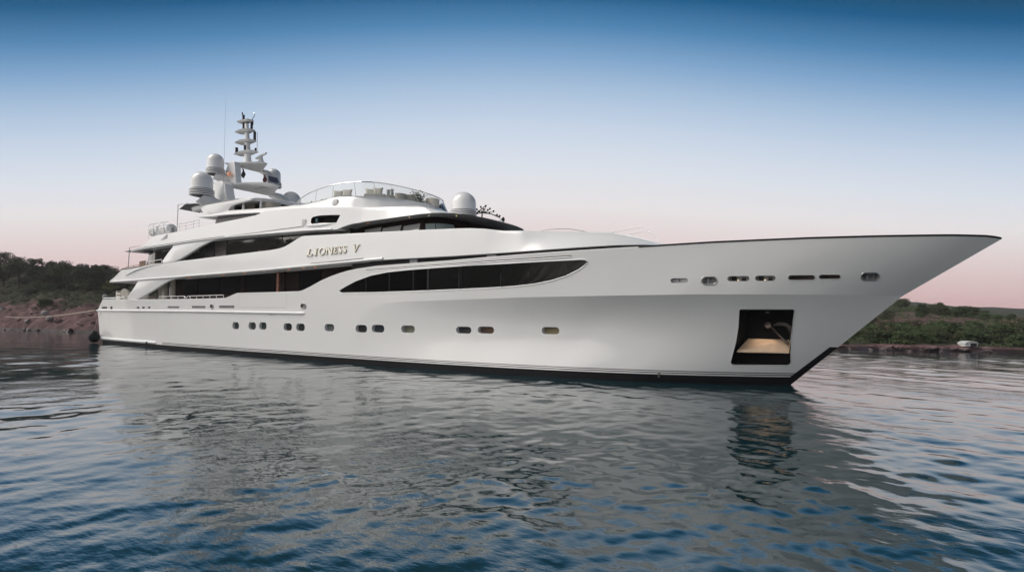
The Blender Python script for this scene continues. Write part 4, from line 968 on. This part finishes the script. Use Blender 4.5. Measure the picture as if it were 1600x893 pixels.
def build_terrain():
    X = np.concatenate([np.linspace(-900, -120, 60), np.linspace(-118, -20, 200), np.linspace(-19.5, 45, 80), np.linspace(45.3, 110, 220), np.linspace(112, 900, 90)])
    D = np.concatenate([[-4, -1.5, -.4], np.linspace(0, 12, 40), np.linspace(12.5, 90, 90), np.geomspace(92, 900, 40)])
    XX, DD = np.meshgrid(X, D, indexing='ij')
    H = height(XX, np.maximum(DD, 0)) - np.where(DD < 0, .25 - DD * .4, 0)
    jx = fbm(XX * .4, DD * .4, 3, 31) * 2.2 * np.clip(1 - np.abs(DD) / 14, 0, 1)
    Y = shore_y(XX) + DD + jx
    o = gridmesh('hills', np.stack([XX, Y, H], -1).reshape(-1, 3), len(X), len(D), GROUND, True)
    left = np.clip((20 - XX) / 40, 0, 1)
    rock = np.clip(1.25 - DD / (5.5 + 5 * vnoise(XX * .12, DD * .1, 41)), 0, 1) * left + np.clip(1.2 - DD / 3.0, 0, 1) * (1 - left)
    rock = np.maximum(rock, np.clip(1.15 - np.hypot(XX - 60, (DD - 42) * .8) / 22, 0, .62))
    rock = np.maximum(rock, np.clip(1.2 - np.hypot(XX + 33, (DD - 9) * 1.2) / 10, 0, .8))
    a = o.data.attributes.new('rock', 'FLOAT', 'POINT'); a.data.foreach_set('value', rock.reshape(-1).astype(np.float32))
    tag(o, 'scrub covered hills rising from a low rocky shore behind the yacht', 'hills', kind='structure')
build_terrain()
def gz(x, y): return float(height(x, max(y - float(shore_y(x)), 0)))

# opposite shore behind the viewer, mirrored in the dark windows
def far_shore():
    u = np.linspace(0, 1, 260); P = np.array([(-112, -48), (-98, -62), (-86, -82), (-74, -108), (-50, -150), (10, -195), (80, -225), (200, -215), (330, -130)], float); tt_ = np.linspace(0, 1, len(P))
    px = np.interp(u, tt_, P[:, 0]); py = np.interp(u, tt_, P[:, 1]); cx, cy = 20, 0
    D = np.linspace(0, 1, 14); U, DD = np.meshgrid(np.arange(260), D, indexing='ij')
    ox = (px[U] - cx); oy = (py[U] - cy); ln = np.hypot(ox, oy); k = 1 + DD * 70 / ln
    X = cx + ox * k; Y = cy + oy * k; Z = -0.5 + 29 * np.minimum(DD * 4.5, 1) ** .8 * (.78 + .8 * fbm(X * .012, Y * .012, 4, 77)) + 3.5 * fbm(X * .2, Y * .2, 4, 78) * np.minimum(DD * 3, 1)
    o = gridmesh('hills', np.stack([X, Y, Z], -1).reshape(-1, 3), 260, 14, GROUND)
    tag(o, 'low wooded shore across the bay, behind the viewer', 'hills', kind='structure')
    return X, Y, Z
FX, FY, FZ = far_shore()

# ------------------------------------------------------------------ vegetation
def leaf_mat(name, col, var=.45):
    m = bpy.data.materials.new(name); m.use_nodes = True; n = m.node_tree.nodes; l = m.node_tree.links; b = n['Principled BSDF']
    b.inputs['Roughness'].default_value = .65; b.inputs['Specular IOR Level'].default_value = .25
    g = n.new('ShaderNodeNewGeometry'); oi = n.new('ShaderNodeObjectInfo')
    r = n.new('ShaderNodeValToRGB'); r.color_ramp.elements[0].color = (*[c * (1 - var) for c in col], 1); r.color_ramp.elements[1].color = (*[c * (1 + var) for c in col], 1)
    mi = n.new('ShaderNodeMath'); mi.operation = 'MULTIPLY_ADD'; mi.inputs[1].default_value = .5; l.new(g.outputs['Random Per Island'], mi.inputs[0])
    m2 = n.new('ShaderNodeMath'); m2.operation = 'MULTIPLY'; m2.inputs[1].default_value = .5; l.new(oi.outputs['Random'], m2.inputs[0]); l.new(m2.outputs[0], mi.inputs[2])
    l.new(mi.outputs[0], r.inputs[0]); l.new(r.outputs[0], b.inputs['Base Color'])
    return m
LEAF1 = leaf_mat('dark_scrub_leaf', (.05, .06, .028), .6); LEAF2 = leaf_mat('green_scrub_leaf', (.05, .074, .03), .55); LEAF3 = leaf_mat('dry_scrub_leaf', (.12, .105, .07), .5)
BARK = mat('bark', (.06, .045, .035), .9, bump=.5, bscale=12)
def crown_mesh(name, seed, W, H, z0, nclump, nleaf, ls, m, flat=False):
    rg = np.random.RandomState(seed); V = []; lobes = []
    for k in range(nclump):
        a = rg.uniform(0, 6.283); rr = rg.uniform(0, 1) ** .55; h = rg.uniform(0, 1)
        prof = math.sin(math.pi * min(max(.12 + .78 * h, 0), 1)) ** .7 if not flat else (1 - .3 * h)
        lobes.append((W / 2 * rr * prof * math.cos(a), W / 2 * rr * prof * math.sin(a), z0 + H * h * (1 if not flat else 1 - .5 * rr * rr), rg.uniform(.11, .22) * W))
    n = nclump * nleaf; L_ = np.array(lobes)[np.repeat(np.arange(nclump), nleaf)]
    d = rg.normal(size=(n, 3)); d /= np.linalg.norm(d, axis=1)[:, None]; rad = rg.uniform(.35, 1, n) ** .5
    c = L_[:, :3] + d * (rad * L_[:, 3])[:, None] * np.array([1, 1, .7])
    a = rg.normal(size=(n, 3)); a /= np.linalg.norm(a, axis=1)[:, None]; b = np.cross(a, d + rg.normal(size=(n, 3)) * .6); b /= np.linalg.norm(b, axis=1)[:, None] + 1e-6
    s = ls * rg.uniform(.6, 1.4, n)[:, None]
    V = np.stack([c - a * s, c + b * s * .6, c + a * s, c - b * s * .6], 1).reshape(-1, 3)
    V[:, 2] = np.maximum(V[:, 2], .02)
    me = bpy.data.meshes.new(name); F = np.arange(n * 4).reshape(-1, 4)
    me.from_pydata(V.tolist(), [], F.tolist()); me.materials.append(m); me.update(); return me
def trunk_mesh(seed, H, W, r0):
    rg = random.Random(seed); g = MB(); top = Vector((rg.uniform(-.2, .2), rg.uniform(-.2, .2), H))
    g.tube([(0, 0, -.4), top * .5 + Vector((.06, -.05, 0)), top], [r0, r0 * .75, r0 * .45], 7)
    for k in range(5):
        a = rg.uniform(0, 6.28); s = top * rg.uniform(.45, .95); g.tube([s, s + Vector((math.cos(a) * W * .3, math.sin(a) * W * .3, H * .35))], [r0 * .4, r0 * .12], 5)
    me = bpy.data.meshes.new('trunk'); me.from_pydata([tuple(v) for v in g.v], [], g.f); me.materials.append(BARK); me.update(); return me
KINDS = []
for k, (W, H, m) in enumerate(((2.6, 1.7, LEAF1), (2.2, 1.5, LEAF2), (3.0, 1.8, LEAF1), (1.9, 1.3, LEAF3), (2.5, 1.9, LEAF2))):
    KINDS.append((crown_mesh('crown', 20 + k, W, H * .75, .3, 44, 110, .07, m), trunk_mesh(k, .8, W, .1)))
TREES = []
for k, (W, H, z0, m, fl) in enumerate(((3.6, 2.6, 1.3, LEAF1, False), (4.4, 1.7, 2.4, LEAF1, True), (2.6, 3.2, .9, LEAF2, False))):
    TREES.append((crown_mesh('crown', 60 + k, W, H, z0, 60, 110, .08, m, fl), trunk_mesh(30 + k, z0 + H * .5, W, .16)))
def plant(name, kind, loc, sc, label, cat, group, rz=None, parts=True):
    t = empty(name, loc); t.scale = sc if isinstance(sc, tuple) else (sc,) * 3; t.rotation_euler = (0, 0, rnd.uniform(0, 6.28) if rz is None else rz)
    tag(t, label, cat, group)
    c = link('crown', kind[0], t); 
    if parts: link('trunk', kind[1], t)
    return t
LBL = 'dense dark green bush on the scrubby hillside left of the stern'
n = 0; tries = 0
while n < 290 and tries < 6000:
    tries += 1
    x = rnd.uniform(-112, -14); d = rnd.uniform(2.5, 52) if rnd.random() < .8 else rnd.uniform(20, 60)
    y = float(shore_y(x)) + d
    if d < 10 and vnoise(x * .12, d * .3, 91) < .52: continue
    if abs(x + 33) < 9 and d < 13 and rnd.random() < .75: continue
    plant('hill_bush', KINDS[rnd.choice((0, 0, 2, 2, 3, 1, 4))], (x, y, gz(x, y) - .1), (s_ := rnd.choice((rnd.uniform(.5, 1.0), rnd.uniform(.8, 1.5))), s_, s_ * rnd.uniform(.6, 1.0)), LBL, 'bush', 'bushes on the hillside left of the stern'); n += 1
LBR = 'low green bush on the shore and slope right of the bow'
n = 0; tries = 0
while n < 280 and tries < 8000:
    tries += 1
    x = rnd.uniform(50, 128); d = rnd.choice((rnd.uniform(2.5, 16), rnd.uniform(4, 30), rnd.uniform(16, 80)))
    y = float(shore_y(x)) + d
    if abs(x - 67.6) < 2.6 and d < 5: continue
    if abs(x - 60) < 12 and 25 < d < 60 and rnd.random() < .5: continue
    plant('shore_bush', KINDS[rnd.choice((1, 1, 4, 4, 0, 3))], (x, y, gz(x, y) - .1), (s_ := rnd.uniform(.6, 1.25), s_, s_ * rnd.uniform(.7, 1.05)), LBR, 'bush', 'bushes on the shore right of the bow'); n += 1

def undergrowth(name, xr, dr, n, ls, m, label, seed):
    rg = np.random.RandomState(seed); nc = n // 24
    x = rg.uniform(*xr, nc); d = dr[0] + (dr[1] - dr[0]) * rg.uniform(0, 1, nc) ** 1.3; keep = (vnoise(x * .15, d * .15, seed) > .18) & ((d > 7) | (vnoise(x * .2, d * .3, seed + 1) > .62)); x, d = x[keep], d[keep]
    z = height(x, d); y = shore_y(x) + d; R_ = rg.uniform(.4, 1.1, len(x))
    c = np.repeat(np.stack([x, y, z], -1), 24, 0); rr = np.repeat(R_, 24)[:, None]; q = rg.normal(size=c.shape); q /= np.linalg.norm(q, axis=1)[:, None]; q[:, 2] = np.abs(q[:, 2]) * .8
    c = c + q * rr * rg.uniform(.4, 1, (len(c), 1)); a = rg.normal(size=c.shape); a /= np.linalg.norm(a, axis=1)[:, None]; b = np.cross(a, q); s = ls * rg.uniform(.6, 1.4, (len(c), 1))
    V = np.stack([c - a * s, c + b * s * .7, c + a * s, c - b * s * .7], 1).reshape(-1, 3)
    me = bpy.data.meshes.new(name); me.from_pydata(V.tolist(), [], np.arange(len(V)).reshape(-1, 4).tolist()); me.materials.append(m); me.update()
    tag(link(name, me), label, 'undergrowth', kind='stuff')
undergrowth('undergrowth', (-118, -8), (3, 70), 170000, .09, LEAF1, 'low dark scrub covering the hillside left of the stern', 5)
undergrowth('undergrowth', (46, 150), (2.0, 110), 170000, .09, LEAF2, 'low green scrub covering the shore and slope right of the bow', 6)
def on_ray(px, py, dist):
    d = r2 * ((px - 800) / 899.5) + u2 * ((497.19 - py) / 899.5) + fwd
    return CAM + d * (dist / d.dot(fwd))

# skyline trees left: each one stands out on the crest
def ctree(px, py_top, depth, kind, hgt, label, name='hill_tree'):
    p = on_ray(px, py_top, depth); z = gz(p.x, p.y); top = kind[2]
    s = max((p.z - z) / top, .6); plant(name, kind, (p.x, p.y, z - .15), (s * .9, s * .9, s), label, 'tree', 'trees on the crest left of the stern')
TK = [t + (h,) for t, h in zip(TREES, (4.1, 4.2, 4.3))]
for px, py, dp, k, lab in ((6, 394, 104, 0, 'broad dark tree on the hill crest at the far left edge'), (57, 402, 100, 2, 'small rounded tree standing clear on the crest above the bushes'),
                           (101, 408, 97, 1, 'flat topped pine with sky showing under its crown, on the crest'), (131, 412, 96, 0, 'dense dome shaped tree on the crest between the flat pine and a pointed tree'),
                           (151, 412, 95, 2, 'pointed dark tree on the crest close to the yacht stern'), (30, 402, 101, 1, 'spreading dark tree on the crest beside the broad one at the edge'), (79, 408, 98, 0, 'low dark tree on the crest left of the flat topped pine')):
    ctree(px, py, dp, TK[k], 3, lab)
yt = on_ray(174, 419, 92)
plant('hill_tree', (crown_mesh('crown', 99, 2.2, 1.6, .5, 20, 50, .13, leaf_mat('yellow_green_leaf', (.13, .14, .045))), KINDS[1][1]), (yt.x, yt.y, gz(yt.x, yt.y) + .1), 1.0, 'pale yellow-green tree on the crest just left of the upper deck awning', 'tree', 'trees on the crest left of the stern')
for px, py, dp, sc_, lab in ((1512, 484.5, 230, 1.0, 'left one of two tiny lone trees on the far flat ridge'), (1523, 485, 230, 1.0, 'right one of two tiny lone trees on the far flat ridge')):
    p = on_ray(px, py, dp); plant('ridge_tree', TREES[1], (p.x, p.y, gz(p.x, p.y) - .3), sc_, lab, 'tree', 'lone trees on the far ridge')
for px, dp, k, lab in ((1385, 96, 0, 'bushy dark tree on the right slope closest to the bow overhang'), (1440, 100, 2, 'tall bush-like tree on top of the right slope'), (1467, 104, 0, 'rounded tree on the shoulder of the right slope'), (1530, 66, 1, 'wide brownish-green tree right behind the small white hut'), (1465, 66, 1, 'wide bright green tree left of the small white hut'), (1400, 66, 0, 'leafy tree low on the right shore under the bow')):
    p = on_ray(px, 520, dp); p.y = max(p.y, float(shore_y(p.x)) + 3); plant('slope_tree', TREES[k], (p.x, p.y, gz(p.x, p.y) - .6), .55 if dp < 90 else .7, lab, 'tree', 'trees on the right slope')
for k in range(80):
    i = rnd.randrange(150); j = rnd.randrange(3, 6)
    plant('far_tree', TREES[k % 3], (FX[i, j], FY[i, j], FZ[i, j] - .3), rnd.uniform(.9, 1.9), 'dark tree on the shore behind the viewer, mirrored in the windows', 'tree', 'trees on the shore behind the viewer')

# rocks along the waterline
def rock_mesh(seed):
    bm = bmesh.new(); bmesh.ops.create_icosphere(bm, subdivisions=3, radius=1); rg = np.random.RandomState(seed)
    pl = [(Vector(rg.normal(size=3)).normalized(), rg.uniform(.55, .95)) for _ in range(11)]
    for v in bm.verts:
        p = v.co.copy()
        for nn, dd in pl:
            e = p.dot(nn) - dd
            if e > 0: p -= nn * e * .9
        k = float(fbm(np.array([p.x * 2 + seed]), np.array([p.y * 2 + p.z * 3]), 4, seed)[0]); v.co = p * (1 + .6 * k)
    me = bpy.data.meshes.new('rock'); bm.to_mesh(me); bm.free(); return me
ROCKM = mat('rose_rock', (.15, .09, .09), .9, bump=1, bscale=4, var=.5, vscale=1.6); PALER = mat('pale_rock', (.3, .27, .27), .9, bump=1, bscale=2, var=.4, vscale=1.5)
RM = [rock_mesh(k) for k in range(5)]; RP = RM[0].copy()
_n = ROCKM.node_tree.nodes; _l = ROCKM.node_tree.links; _b = _n['Principled BSDF']
wet_band(_n, _l, _b, _b.inputs['Base Color'].links[0].from_socket, [q for q in _n if q.type == 'TEX_NOISE'][0])
for q in RM: q.materials.append(ROCKM)
RP.materials.append(PALER)
def rock(me, loc, s, label, group=None):
    o = link('rock', me); o.location = loc; o.scale = s; o.rotation_euler = (rnd.uniform(-.4, .4), rnd.uniform(-.4, .4), rnd.uniform(0, 6.28)); tag(o, label, 'rock', group); return o
for k in range(95):
    x = rnd.uniform(-82, -16); d = rnd.uniform(-.6, 3.2); y = float(shore_y(x)) + d; s = rnd.choice((rnd.uniform(.2, .5), rnd.uniform(.35, .85)))
    rock(RM[k % 5], (x, y, max(gz(x, y), 0) * .97), (s, s * rnd.uniform(.7, 1.1), s * rnd.uniform(.5, .8)), 'rose brown boulder in the rocky bank at the water left of the stern', 'boulders of the left bank')
for k in range(50):
    x = rnd.uniform(50, 98); d = rnd.uniform(-.3, 1.2); y = float(shore_y(x)) + d; s = rnd.uniform(.2, .55)
    rock(RM[k % 5], (x, y, max(gz(x, y), 0) * .8), (s * 1.4, s, s * .6), 'low brown rock on the waterline right of the bow', 'rocks of the right waterline')
for px, py, dp, s, lab in ((70, 459, 84, .6, 'larger of two pale grey boulders side by side among the bushes'), (78, 462, 83, .5, 'smaller of two pale grey boulders side by side among the bushes'), (43, 472, 84, .4, 'single pale boulder at the top of the rose bank'), (4, 456, 88, .55, 'pale grey boulder at the left edge of the hillside')):
    p = on_ray(px, py, dp); z = gz(p.x, p.y); rock(RP, (p.x, p.y, z + s * .3), (s, s * .8, s * .9), lab)

# small white hut on the right shore
hp = Vector((66.9, 0, 0)); hp.y = float(shore_y(hp.x)) + 1.6
hut = tag(empty('shore_hut', (hp.x, hp.y, gz(hp.x, hp.y) - .05)), 'small white arched hut with a dark opening on the right shore', 'hut'); hut.rotation_euler = (0, 0, AL); hut.scale = (.66, .66, .66)
ar = [(-1.0, 0), (-1.0, .42), (-.8, .62), (-.3, .8), (.3, .82), (.8, .7), (1.0, .45), (1.0, 0)]
MB().prism(ar, 'y', -.6, .9).build('wall', mat('hut_white', (.55, .55, .54), .6, var=.06), hut, False, bevel=.04)
MB().box((.32, -.62, .3), (.95, .06, .5)).build('opening', BLACK, hut)
MB().prism([(-1.08, .46), (-.84, .68), (-.3, .87), (.3, .89), (.84, .77), (1.08, .5), (1.0, .46), (.8, .71), (.3, .83), (-.3, .81), (-.8, .63), (-1.0, .44)], 'y', -.72, 1.0).build('roof', LGREY, hut, False)
MB().box((-.6, -.61, .38), (.3, .04, .22)).build('window', GREY, hut)

# ------------------------------------------------------------------ loose things on and around the yacht
fe = tag(empty('fender', (-.55, -5.1, .5)), 'black ball fender hanging at the starboard corner of the stern', 'fender')
MB().lathe((0, 0, 0), [(0, .62), (.05, .6), (.09, .5), (.25, .36), (.38, .18), (.43, -.02), (.38, -.25), (.22, -.42), (0, -.48)], 24).build('ball', RUBBER, fe)
MB().tube([(0, 0, .58), (.25, .05, 1.4), (.75, .3, 2.4)], .018, 6).build('lanyard', ROPE, fe)
g = MB(); a = Vector((-.45, -4.6, 3.05)); b = Vector((-46.5, 1.5, 1.9)); pts = []
for k in range(41):
    f = k / 40; p = a.lerp(b, f); p.z -= .55 * 4 * f * (1 - f) * .6; pts.append(p)
g.tube(pts, .045, 6); tag(g.build('mooring_line', ROPE), 'thin pale mooring line stretched from the stern to the left shore', 'rope')
def flag(loc, m, label, ln):
    f = tag(empty('flag', loc), label, 'flag')
    V = []; F = []
    for i in range(5):
        for j in range(9): V.append((.1 * i + .03 * math.sin(j * .9 + i), .06 * math.sin(j * .8 + i * 1.2), -j * ln / 8 - .04 * i))
    for i in range(4):
        for j in range(8): q = i * 9 + j; F.append((q, q + 1, q + 10, q + 9))
    o = meshobj('cloth', V, F, m, f); sd = o.modifiers.new('s', 'SOLIDIFY'); sd.thickness = .012
    MB().tube([(0, 0, .5), (0, 0, -ln)], .012, 5).build('halyard', ROPE, f)
flag((14.75, -.5, 14.85), BLKF, 'black furled flag hanging under the upper mast platform', .75)
flag((15.6, .9, 14.6), REDF, 'dark red furled flag hanging under the mast, right of the black one', .72)

def cushion(loc, rz, label, w=.55, h=.5):
    n = 13; V = []; F = []
    for side in (-1, 1):
        for i in range(n):
            for j in range(n):
                u, v = i / (n - 1) * 2 - 1, j / (n - 1) * 2 - 1; pinch = 1 - .16 * (1 - abs(v)) * abs(u) ** 2 ; pv = 1 - .16 * (1 - abs(u)) * abs(v) ** 2
                V.append((u * w / 2 * pinch, side * .11 * (1 - u ** 4) ** .5 * (1 - v ** 4) ** .5, v * h / 2 * pv + h / 2))
    for sd in (0, n * n):
        for i in range(n - 1):
            for j in range(n - 1): q = sd + i * n + j; F.append((q, q + 1, q + n + 1, q + n))
    o = meshobj('cushion', V, F, CUSH, None, True, 60); o.location = loc; o.rotation_euler = (R(-14), 0, rz); tag(o, label, 'cushion', 'cushions on the sun deck sofas'); return o
def sofa(loc, rz, w, label, m=SOFA, cat='sofa', group=None):
    t = tag(empty('deck_sofa', loc), label, cat, group); t.rotation_euler = (0, 0, rz); t.scale = (1, 1, 1.1 if group else 1.3)
    MB().box((0, 0, .22), (w, .8, .44)).build('seat', m, t, bevel=.06)
    MB().box((0, .36, .45), (w, .18, .4)).build('backrest', m, t, bevel=.06)
    for s in (-1, 1): MB().box((s * (w / 2 - .06), -.05, .4), (.12, .7, .24)).build('armrest', m, t, bevel=.04)
    return t
DZ = 9.74
CT_ = AL
def sd(px, py, depth_y): # point on the sun deck seen at a pixel column, at a given y
    d = r2 * ((px - 800) / 899.5) + u2 * ((497.19 - py) / 899.5) + fwd; k = (depth_y - CAM.y) / d.y; return CAM + d * k
def rnd3(v): return tuple(round(c, 2) for c in v)
_p = sd(540, 300, -3.0); sofa((_p.x, _p.y, DZ), AL + math.pi, 1.15, 'grey sofa behind the glass screen carrying a pair of beige cushions, aft one', group='sofas on the sun deck')
_p = sd(588, 300, -2.35); sofa((_p.x, _p.y, DZ), AL + math.pi, 1.35, 'grey sofa behind the middle of the glass screen carrying beige cushions', group='sofas on the sun deck')
for px, lab, k in ((528, 'left cushion of the aft pair standing on the sofa behind the glass', -3.15), (542, 'right cushion of the aft pair, facing the bay behind the glass', -3.1), (578, 'grey-beige cushion lying lowest behind the middle of the glass', -2.5), (590, 'wide butterfly cushion upright in the middle of the glass screen', -2.45)):
    p = sd(px, 300, k); cushion((p.x, p.y, DZ + .6), AL + rnd.uniform(-.2, .2), lab, .66, .6)
def armchair(loc, rz, label):
    t = tag(empty('deck_armchair', loc), label, 'armchair', 'armchairs on the sun deck'); t.rotation_euler = (0, 0, rz)
    MB().lathe((0, 0, 0), [(.0, 0), (.3, 0), (.38, .2), (.4, .42), (0, .44)], 18).build('seat', SOFA, t)
    g = MB(); V = []
    for k in range(15):
        a = R(-30 + 240 * k / 14)
        for r_, z in ((.42, .3), (.46, .85), (.38, .83), (.35, .3)): V.append((r_ * math.cos(a), r_ * math.sin(a), z))
    F = [(4 * i + j, 4 * i + 4 + j, 4 * i + 4 + (j + 1) % 4, 4 * i + (j + 1) % 4) for i in range(14) for j in range(4)] + [(0, 1, 2, 3), (56, 59, 58, 57)]
    g.add(V, F); g.build('backrest', CUSH, t)
for px, y, lab in ((624, -1.3, 'round backed armchair behind the glass, left of the silvery plant'), (641, -.6, 'round backed armchair in front of the silvery plant'), (676, .9, 'round backed armchair furthest forward behind the glass'), (608, -1.2, 'round backed armchair beside the tall grey columns')):
    p = sd(px, 306, y); armchair((p.x, p.y, DZ), rnd.uniform(0, 6), lab)
def potplant(loc, m, label, kind, h, wd_):
    t = tag(empty('potted_plant', loc), label, 'plant', 'potted plants on the sun deck'); rg = np.random.RandomState(int(h * 100) + kind)
    MB().lathe((0, 0, 0), [(0, 0), (.16, 0), (.22, .3), (.2, .32), (0, .3)], 16).build('pot', LGREY, t)
    V = []; F = []
    for k in range(34 if kind == 0 else 260):
        a = rg.uniform(0, 6.28); el = rg.uniform(.25, 1.4); ln = wd_ * rg.uniform(.6, 1); p = Vector((0, 0, .3)); dr = Vector((math.cos(a) * math.cos(el), math.sin(a) * math.cos(el), math.sin(el)))
        if kind: p = p + Vector(rg.normal(size=3)) * .22 * wd_ + Vector((0, 0, h * .4)); ln *= .45
        sd_ = Vector((-math.sin(a), math.cos(a), 0)); o = len(V); ns = 6
        for i in range(ns + 1):
            f = i / ns; c = p + dr * ln * f + Vector((0, 0, -ln * .55 * f * f)); w2 = .05 * math.sin(math.pi * min(f + .12, 1)) * (1 if kind else 1.3)
            V += [c - sd_ * w2, c + sd_ * w2]
        F += [(o + 2 * i, o + 2 * i + 1, o + 2 * i + 3, o + 2 * i + 2) for i in range(ns)]
    meshobj('leaves', V, F, m, t, False)
p = sd(486, 306, -2.8); potplant((p.x, p.y, DZ), LEAFP, 'palm-like green plant at the aft end of the glass screen', 0, .7, 1.15)
p = sd(652, 306, 0.2); potplant((p.x, p.y, DZ), LEAFG, 'silvery shrub in a pot towards the fore end of the glass screen', 1, 1.15, 1.0)
p = sd(478, 306, -3.2); potplant((p.x, p.y, DZ), LEAFP, 'small green plant at the aft tip of the glass screen', 0, .5, .75)
COLG = mat('column_grey_green', (.3, .33, .31), .3)
for px, y, z, hh, lab in ((504, -1.9, DZ, 1.05, 'left slim grey column of the short pair behind the aft glass'), (510, -1.9, DZ, 1.05, 'right slim grey column of the short pair behind the aft glass'), (606.5, -1.0, DZ, 1.3, 'left slim grey column of the tall pair behind the glass'), (612.5, -1.0, DZ, 1.3, 'right slim grey column of the tall pair behind the glass'), (681, 1.6, DZ, .95, 'slim grey column near the fore end of the glass')):
    p = sd(px, 306, y); t = tag(empty('deck_column', (p.x, p.y, z)), lab, 'post', 'slim columns on the sun deck')  # plain posts, no lamp in them
    MB().lathe((0, 0, 0), [(0, 0), (.16, 0), (.16, .06), (.11, .08), (.11, hh), (0, hh)], 16).build('column', COLG, t)
    MB().lathe((0, 0, hh), [(.13, 0), (.13, .04), (0, .05)], 16).build('cap', LGREY, t)
p = sd(662, 306, 1.0); t = tag(empty('deck_table', (p.x, p.y, DZ)), 'white pedestal table behind the fore part of the glass screen', 'table')
MB().lathe((0, 0, 0), [(0, 0), (.3, 0), (.3, .03), (.06, .1), (.06, .66), (.55, .68), (.55, .73), (0, .73)], 24).build('table_top', WHITE, t)
# main aft deck: sofa and round-backed chairs seen above the bulwark
sofa((2.3, -3.2, 3.85), R(90), 2.4, 'cream sofa on the aft main deck behind the stern rail', CUSH)
for x, y, lab in ((3.5, -4.0, 'cream round chair on the aft main deck, nearer the rail'), (4.6, -3.0, 'cream round chair on the aft main deck, further inboard')):
    t = tag(empty('round_chair', (x, y, 3.75)), lab, 'chair', 'round chairs on the aft main deck'); t.rotation_euler = (0, 0, R(200))
    MB().lathe((0, 0, 0), [(0, .1), (.4, .1), (.45, .4), (0, .44)], 20).build('seat', CUSH, t)
    MB().lathe((0, .38, .62), [(0, .1), (.42, .08), (.52, 0), (.42, -.08), (0, -.1)], 24, M=Matrix.Rotation(R(80), 4, 'X')).build('backrest', CUSH, t)
t = tag(empty('deck_table', (6.4, -2.5, 6.5)), 'brown slatted table on the upper aft deck behind the teak rail', 'table')
MB().box((0, 0, .5), (1.8, 1.2, .06)).build('table_top', TEAK, t); 
for sx in (-.8, .8):
    for sy in (-.5, .5): MB().box((sx, sy, .25), (.08, .08, .5)).build('leg', TEAK, t)
for x, y, lab in ((5.2, -3.6, 'dark chair at the aft end of the upper deck table'), (6.0, -3.7, 'dark chair at the middle of the upper deck table'), (7.4, -3.6, 'dark chair at the fore end of the upper deck table')):
    t = tag(empty('deck_chair', (x, y, 6.45)), lab, 'chair', 'chairs on the upper aft deck')
    MB().box((0, 0, .4), (.5, .5, .06)).build('seat', TEAK, t); MB().box((0, -.24, .62), (.5, .05, .4)).build('backrest', TEAK, t)
    for sx in (-.2, .2):
        for sy in (-.2, .2): MB().box((sx, sy, .19), (.05, .05, .38)).build('leg', TEAK, t)

# ------------------------------------------------------------------ pieces that stand apart become parts of their own
def split_pieces(o, gap=.12):
    me = o.data; n = len(me.vertices); p = list(range(n))
    def f(a):
        while p[a] != a: p[a] = p[p[a]]; a = p[a]
        return a
    for e in me.edges:
        a, b = f(e.vertices[0]), f(e.vertices[1]); p[a] = b
    co = np.empty(n * 3, np.float32); me.vertices.foreach_get('co', co); co = co.reshape(-1, 3)
    root = np.array([f(i) for i in range(n)]); ids = np.unique(root)
    if len(ids) < 2 or len(ids) > 200: return
    bx = [(co[root == i].min(0) - gap / 2, co[root == i].max(0) + gap / 2) for i in ids]
    q = list(range(len(ids)))
    def g(a):
        while q[a] != a: a = q[a]
        return a
    for i in range(len(ids)):
        for j in range(i):
            if (bx[i][0] <= bx[j][1]).all() and (bx[j][0] <= bx[i][1]).all(): q[g(i)] = g(j)
    grp = {int(r): g(k) for k, r in enumerate(ids)}; cl = sorted(set(grp.values()))
    if len(cl) < 2: return
    vg = np.array([grp[int(r)] for r in root]); sm = me.polygons[0].use_smooth
    base = o.name.split('.')[0]; out = []
    for c in cl:
        idx = np.nonzero(vg == c)[0]; mp = {int(v): k for k, v in enumerate(idx)}
        F = [[mp[v] for v in pl.vertices] for pl in me.polygons if pl.vertices[0] in mp]
        m2 = bpy.data.meshes.new(base); m2.from_pydata(co[idx].tolist(), [], F); m2.update()
        for mm in me.materials: m2.materials.append(mm)
        if sm: m2.polygons.foreach_set('use_smooth', [True] * len(m2.polygons)); m2.set_sharp_from_angle(angle=R(35))
        out.append(m2)
    o.data = out[0]
    for m2 in out[1:]:
        k = o.copy(); k.data = m2; C.objects.link(k)
def under(o):
    for c in list(o.children):
        yield c; yield from under(c)
for o in list(under(yacht)):
    if o.type == 'MESH' and len(o.data.vertices) < 6000 and not o.children and o.name.split('.')[0] not in ('name_lettering', 'letter_edge', 'window_emblem', 'air_grille', 'louvre', 'floodlight_cluster', 'anchor_pocket', 'fairlead', 'hawse_ring', 'railing'):
        split_pieces(o)
    elif o.name.split('.')[0] in ('louvre', 'name_lettering', 'letter_edge', 'window_emblem'): split_pieces(o, .34)

# thin evening haze over the bay
hz_ = MB(); hz_.box((0, 60, 15), (1900, 2500, 60))
hm = bpy.data.materials.new('haze_air'); hm.use_nodes = True; hm.node_tree.nodes.clear()
_o = hm.node_tree.nodes.new('ShaderNodeOutputMaterial'); _v = hm.node_tree.nodes.new('ShaderNodeVolumePrincipled')
_v.inputs['Color'].default_value = (.88, .84, .88, 1); _v.inputs['Density'].default_value = .0004; _v.inputs['Anisotropy'].default_value = .2
hm.node_tree.links.new(_v.outputs[0], _o.inputs['Volume'])
tag(hz_.build('haze', hm, None, False), 'thin pale evening haze over the bay', 'haze', kind='stuff')
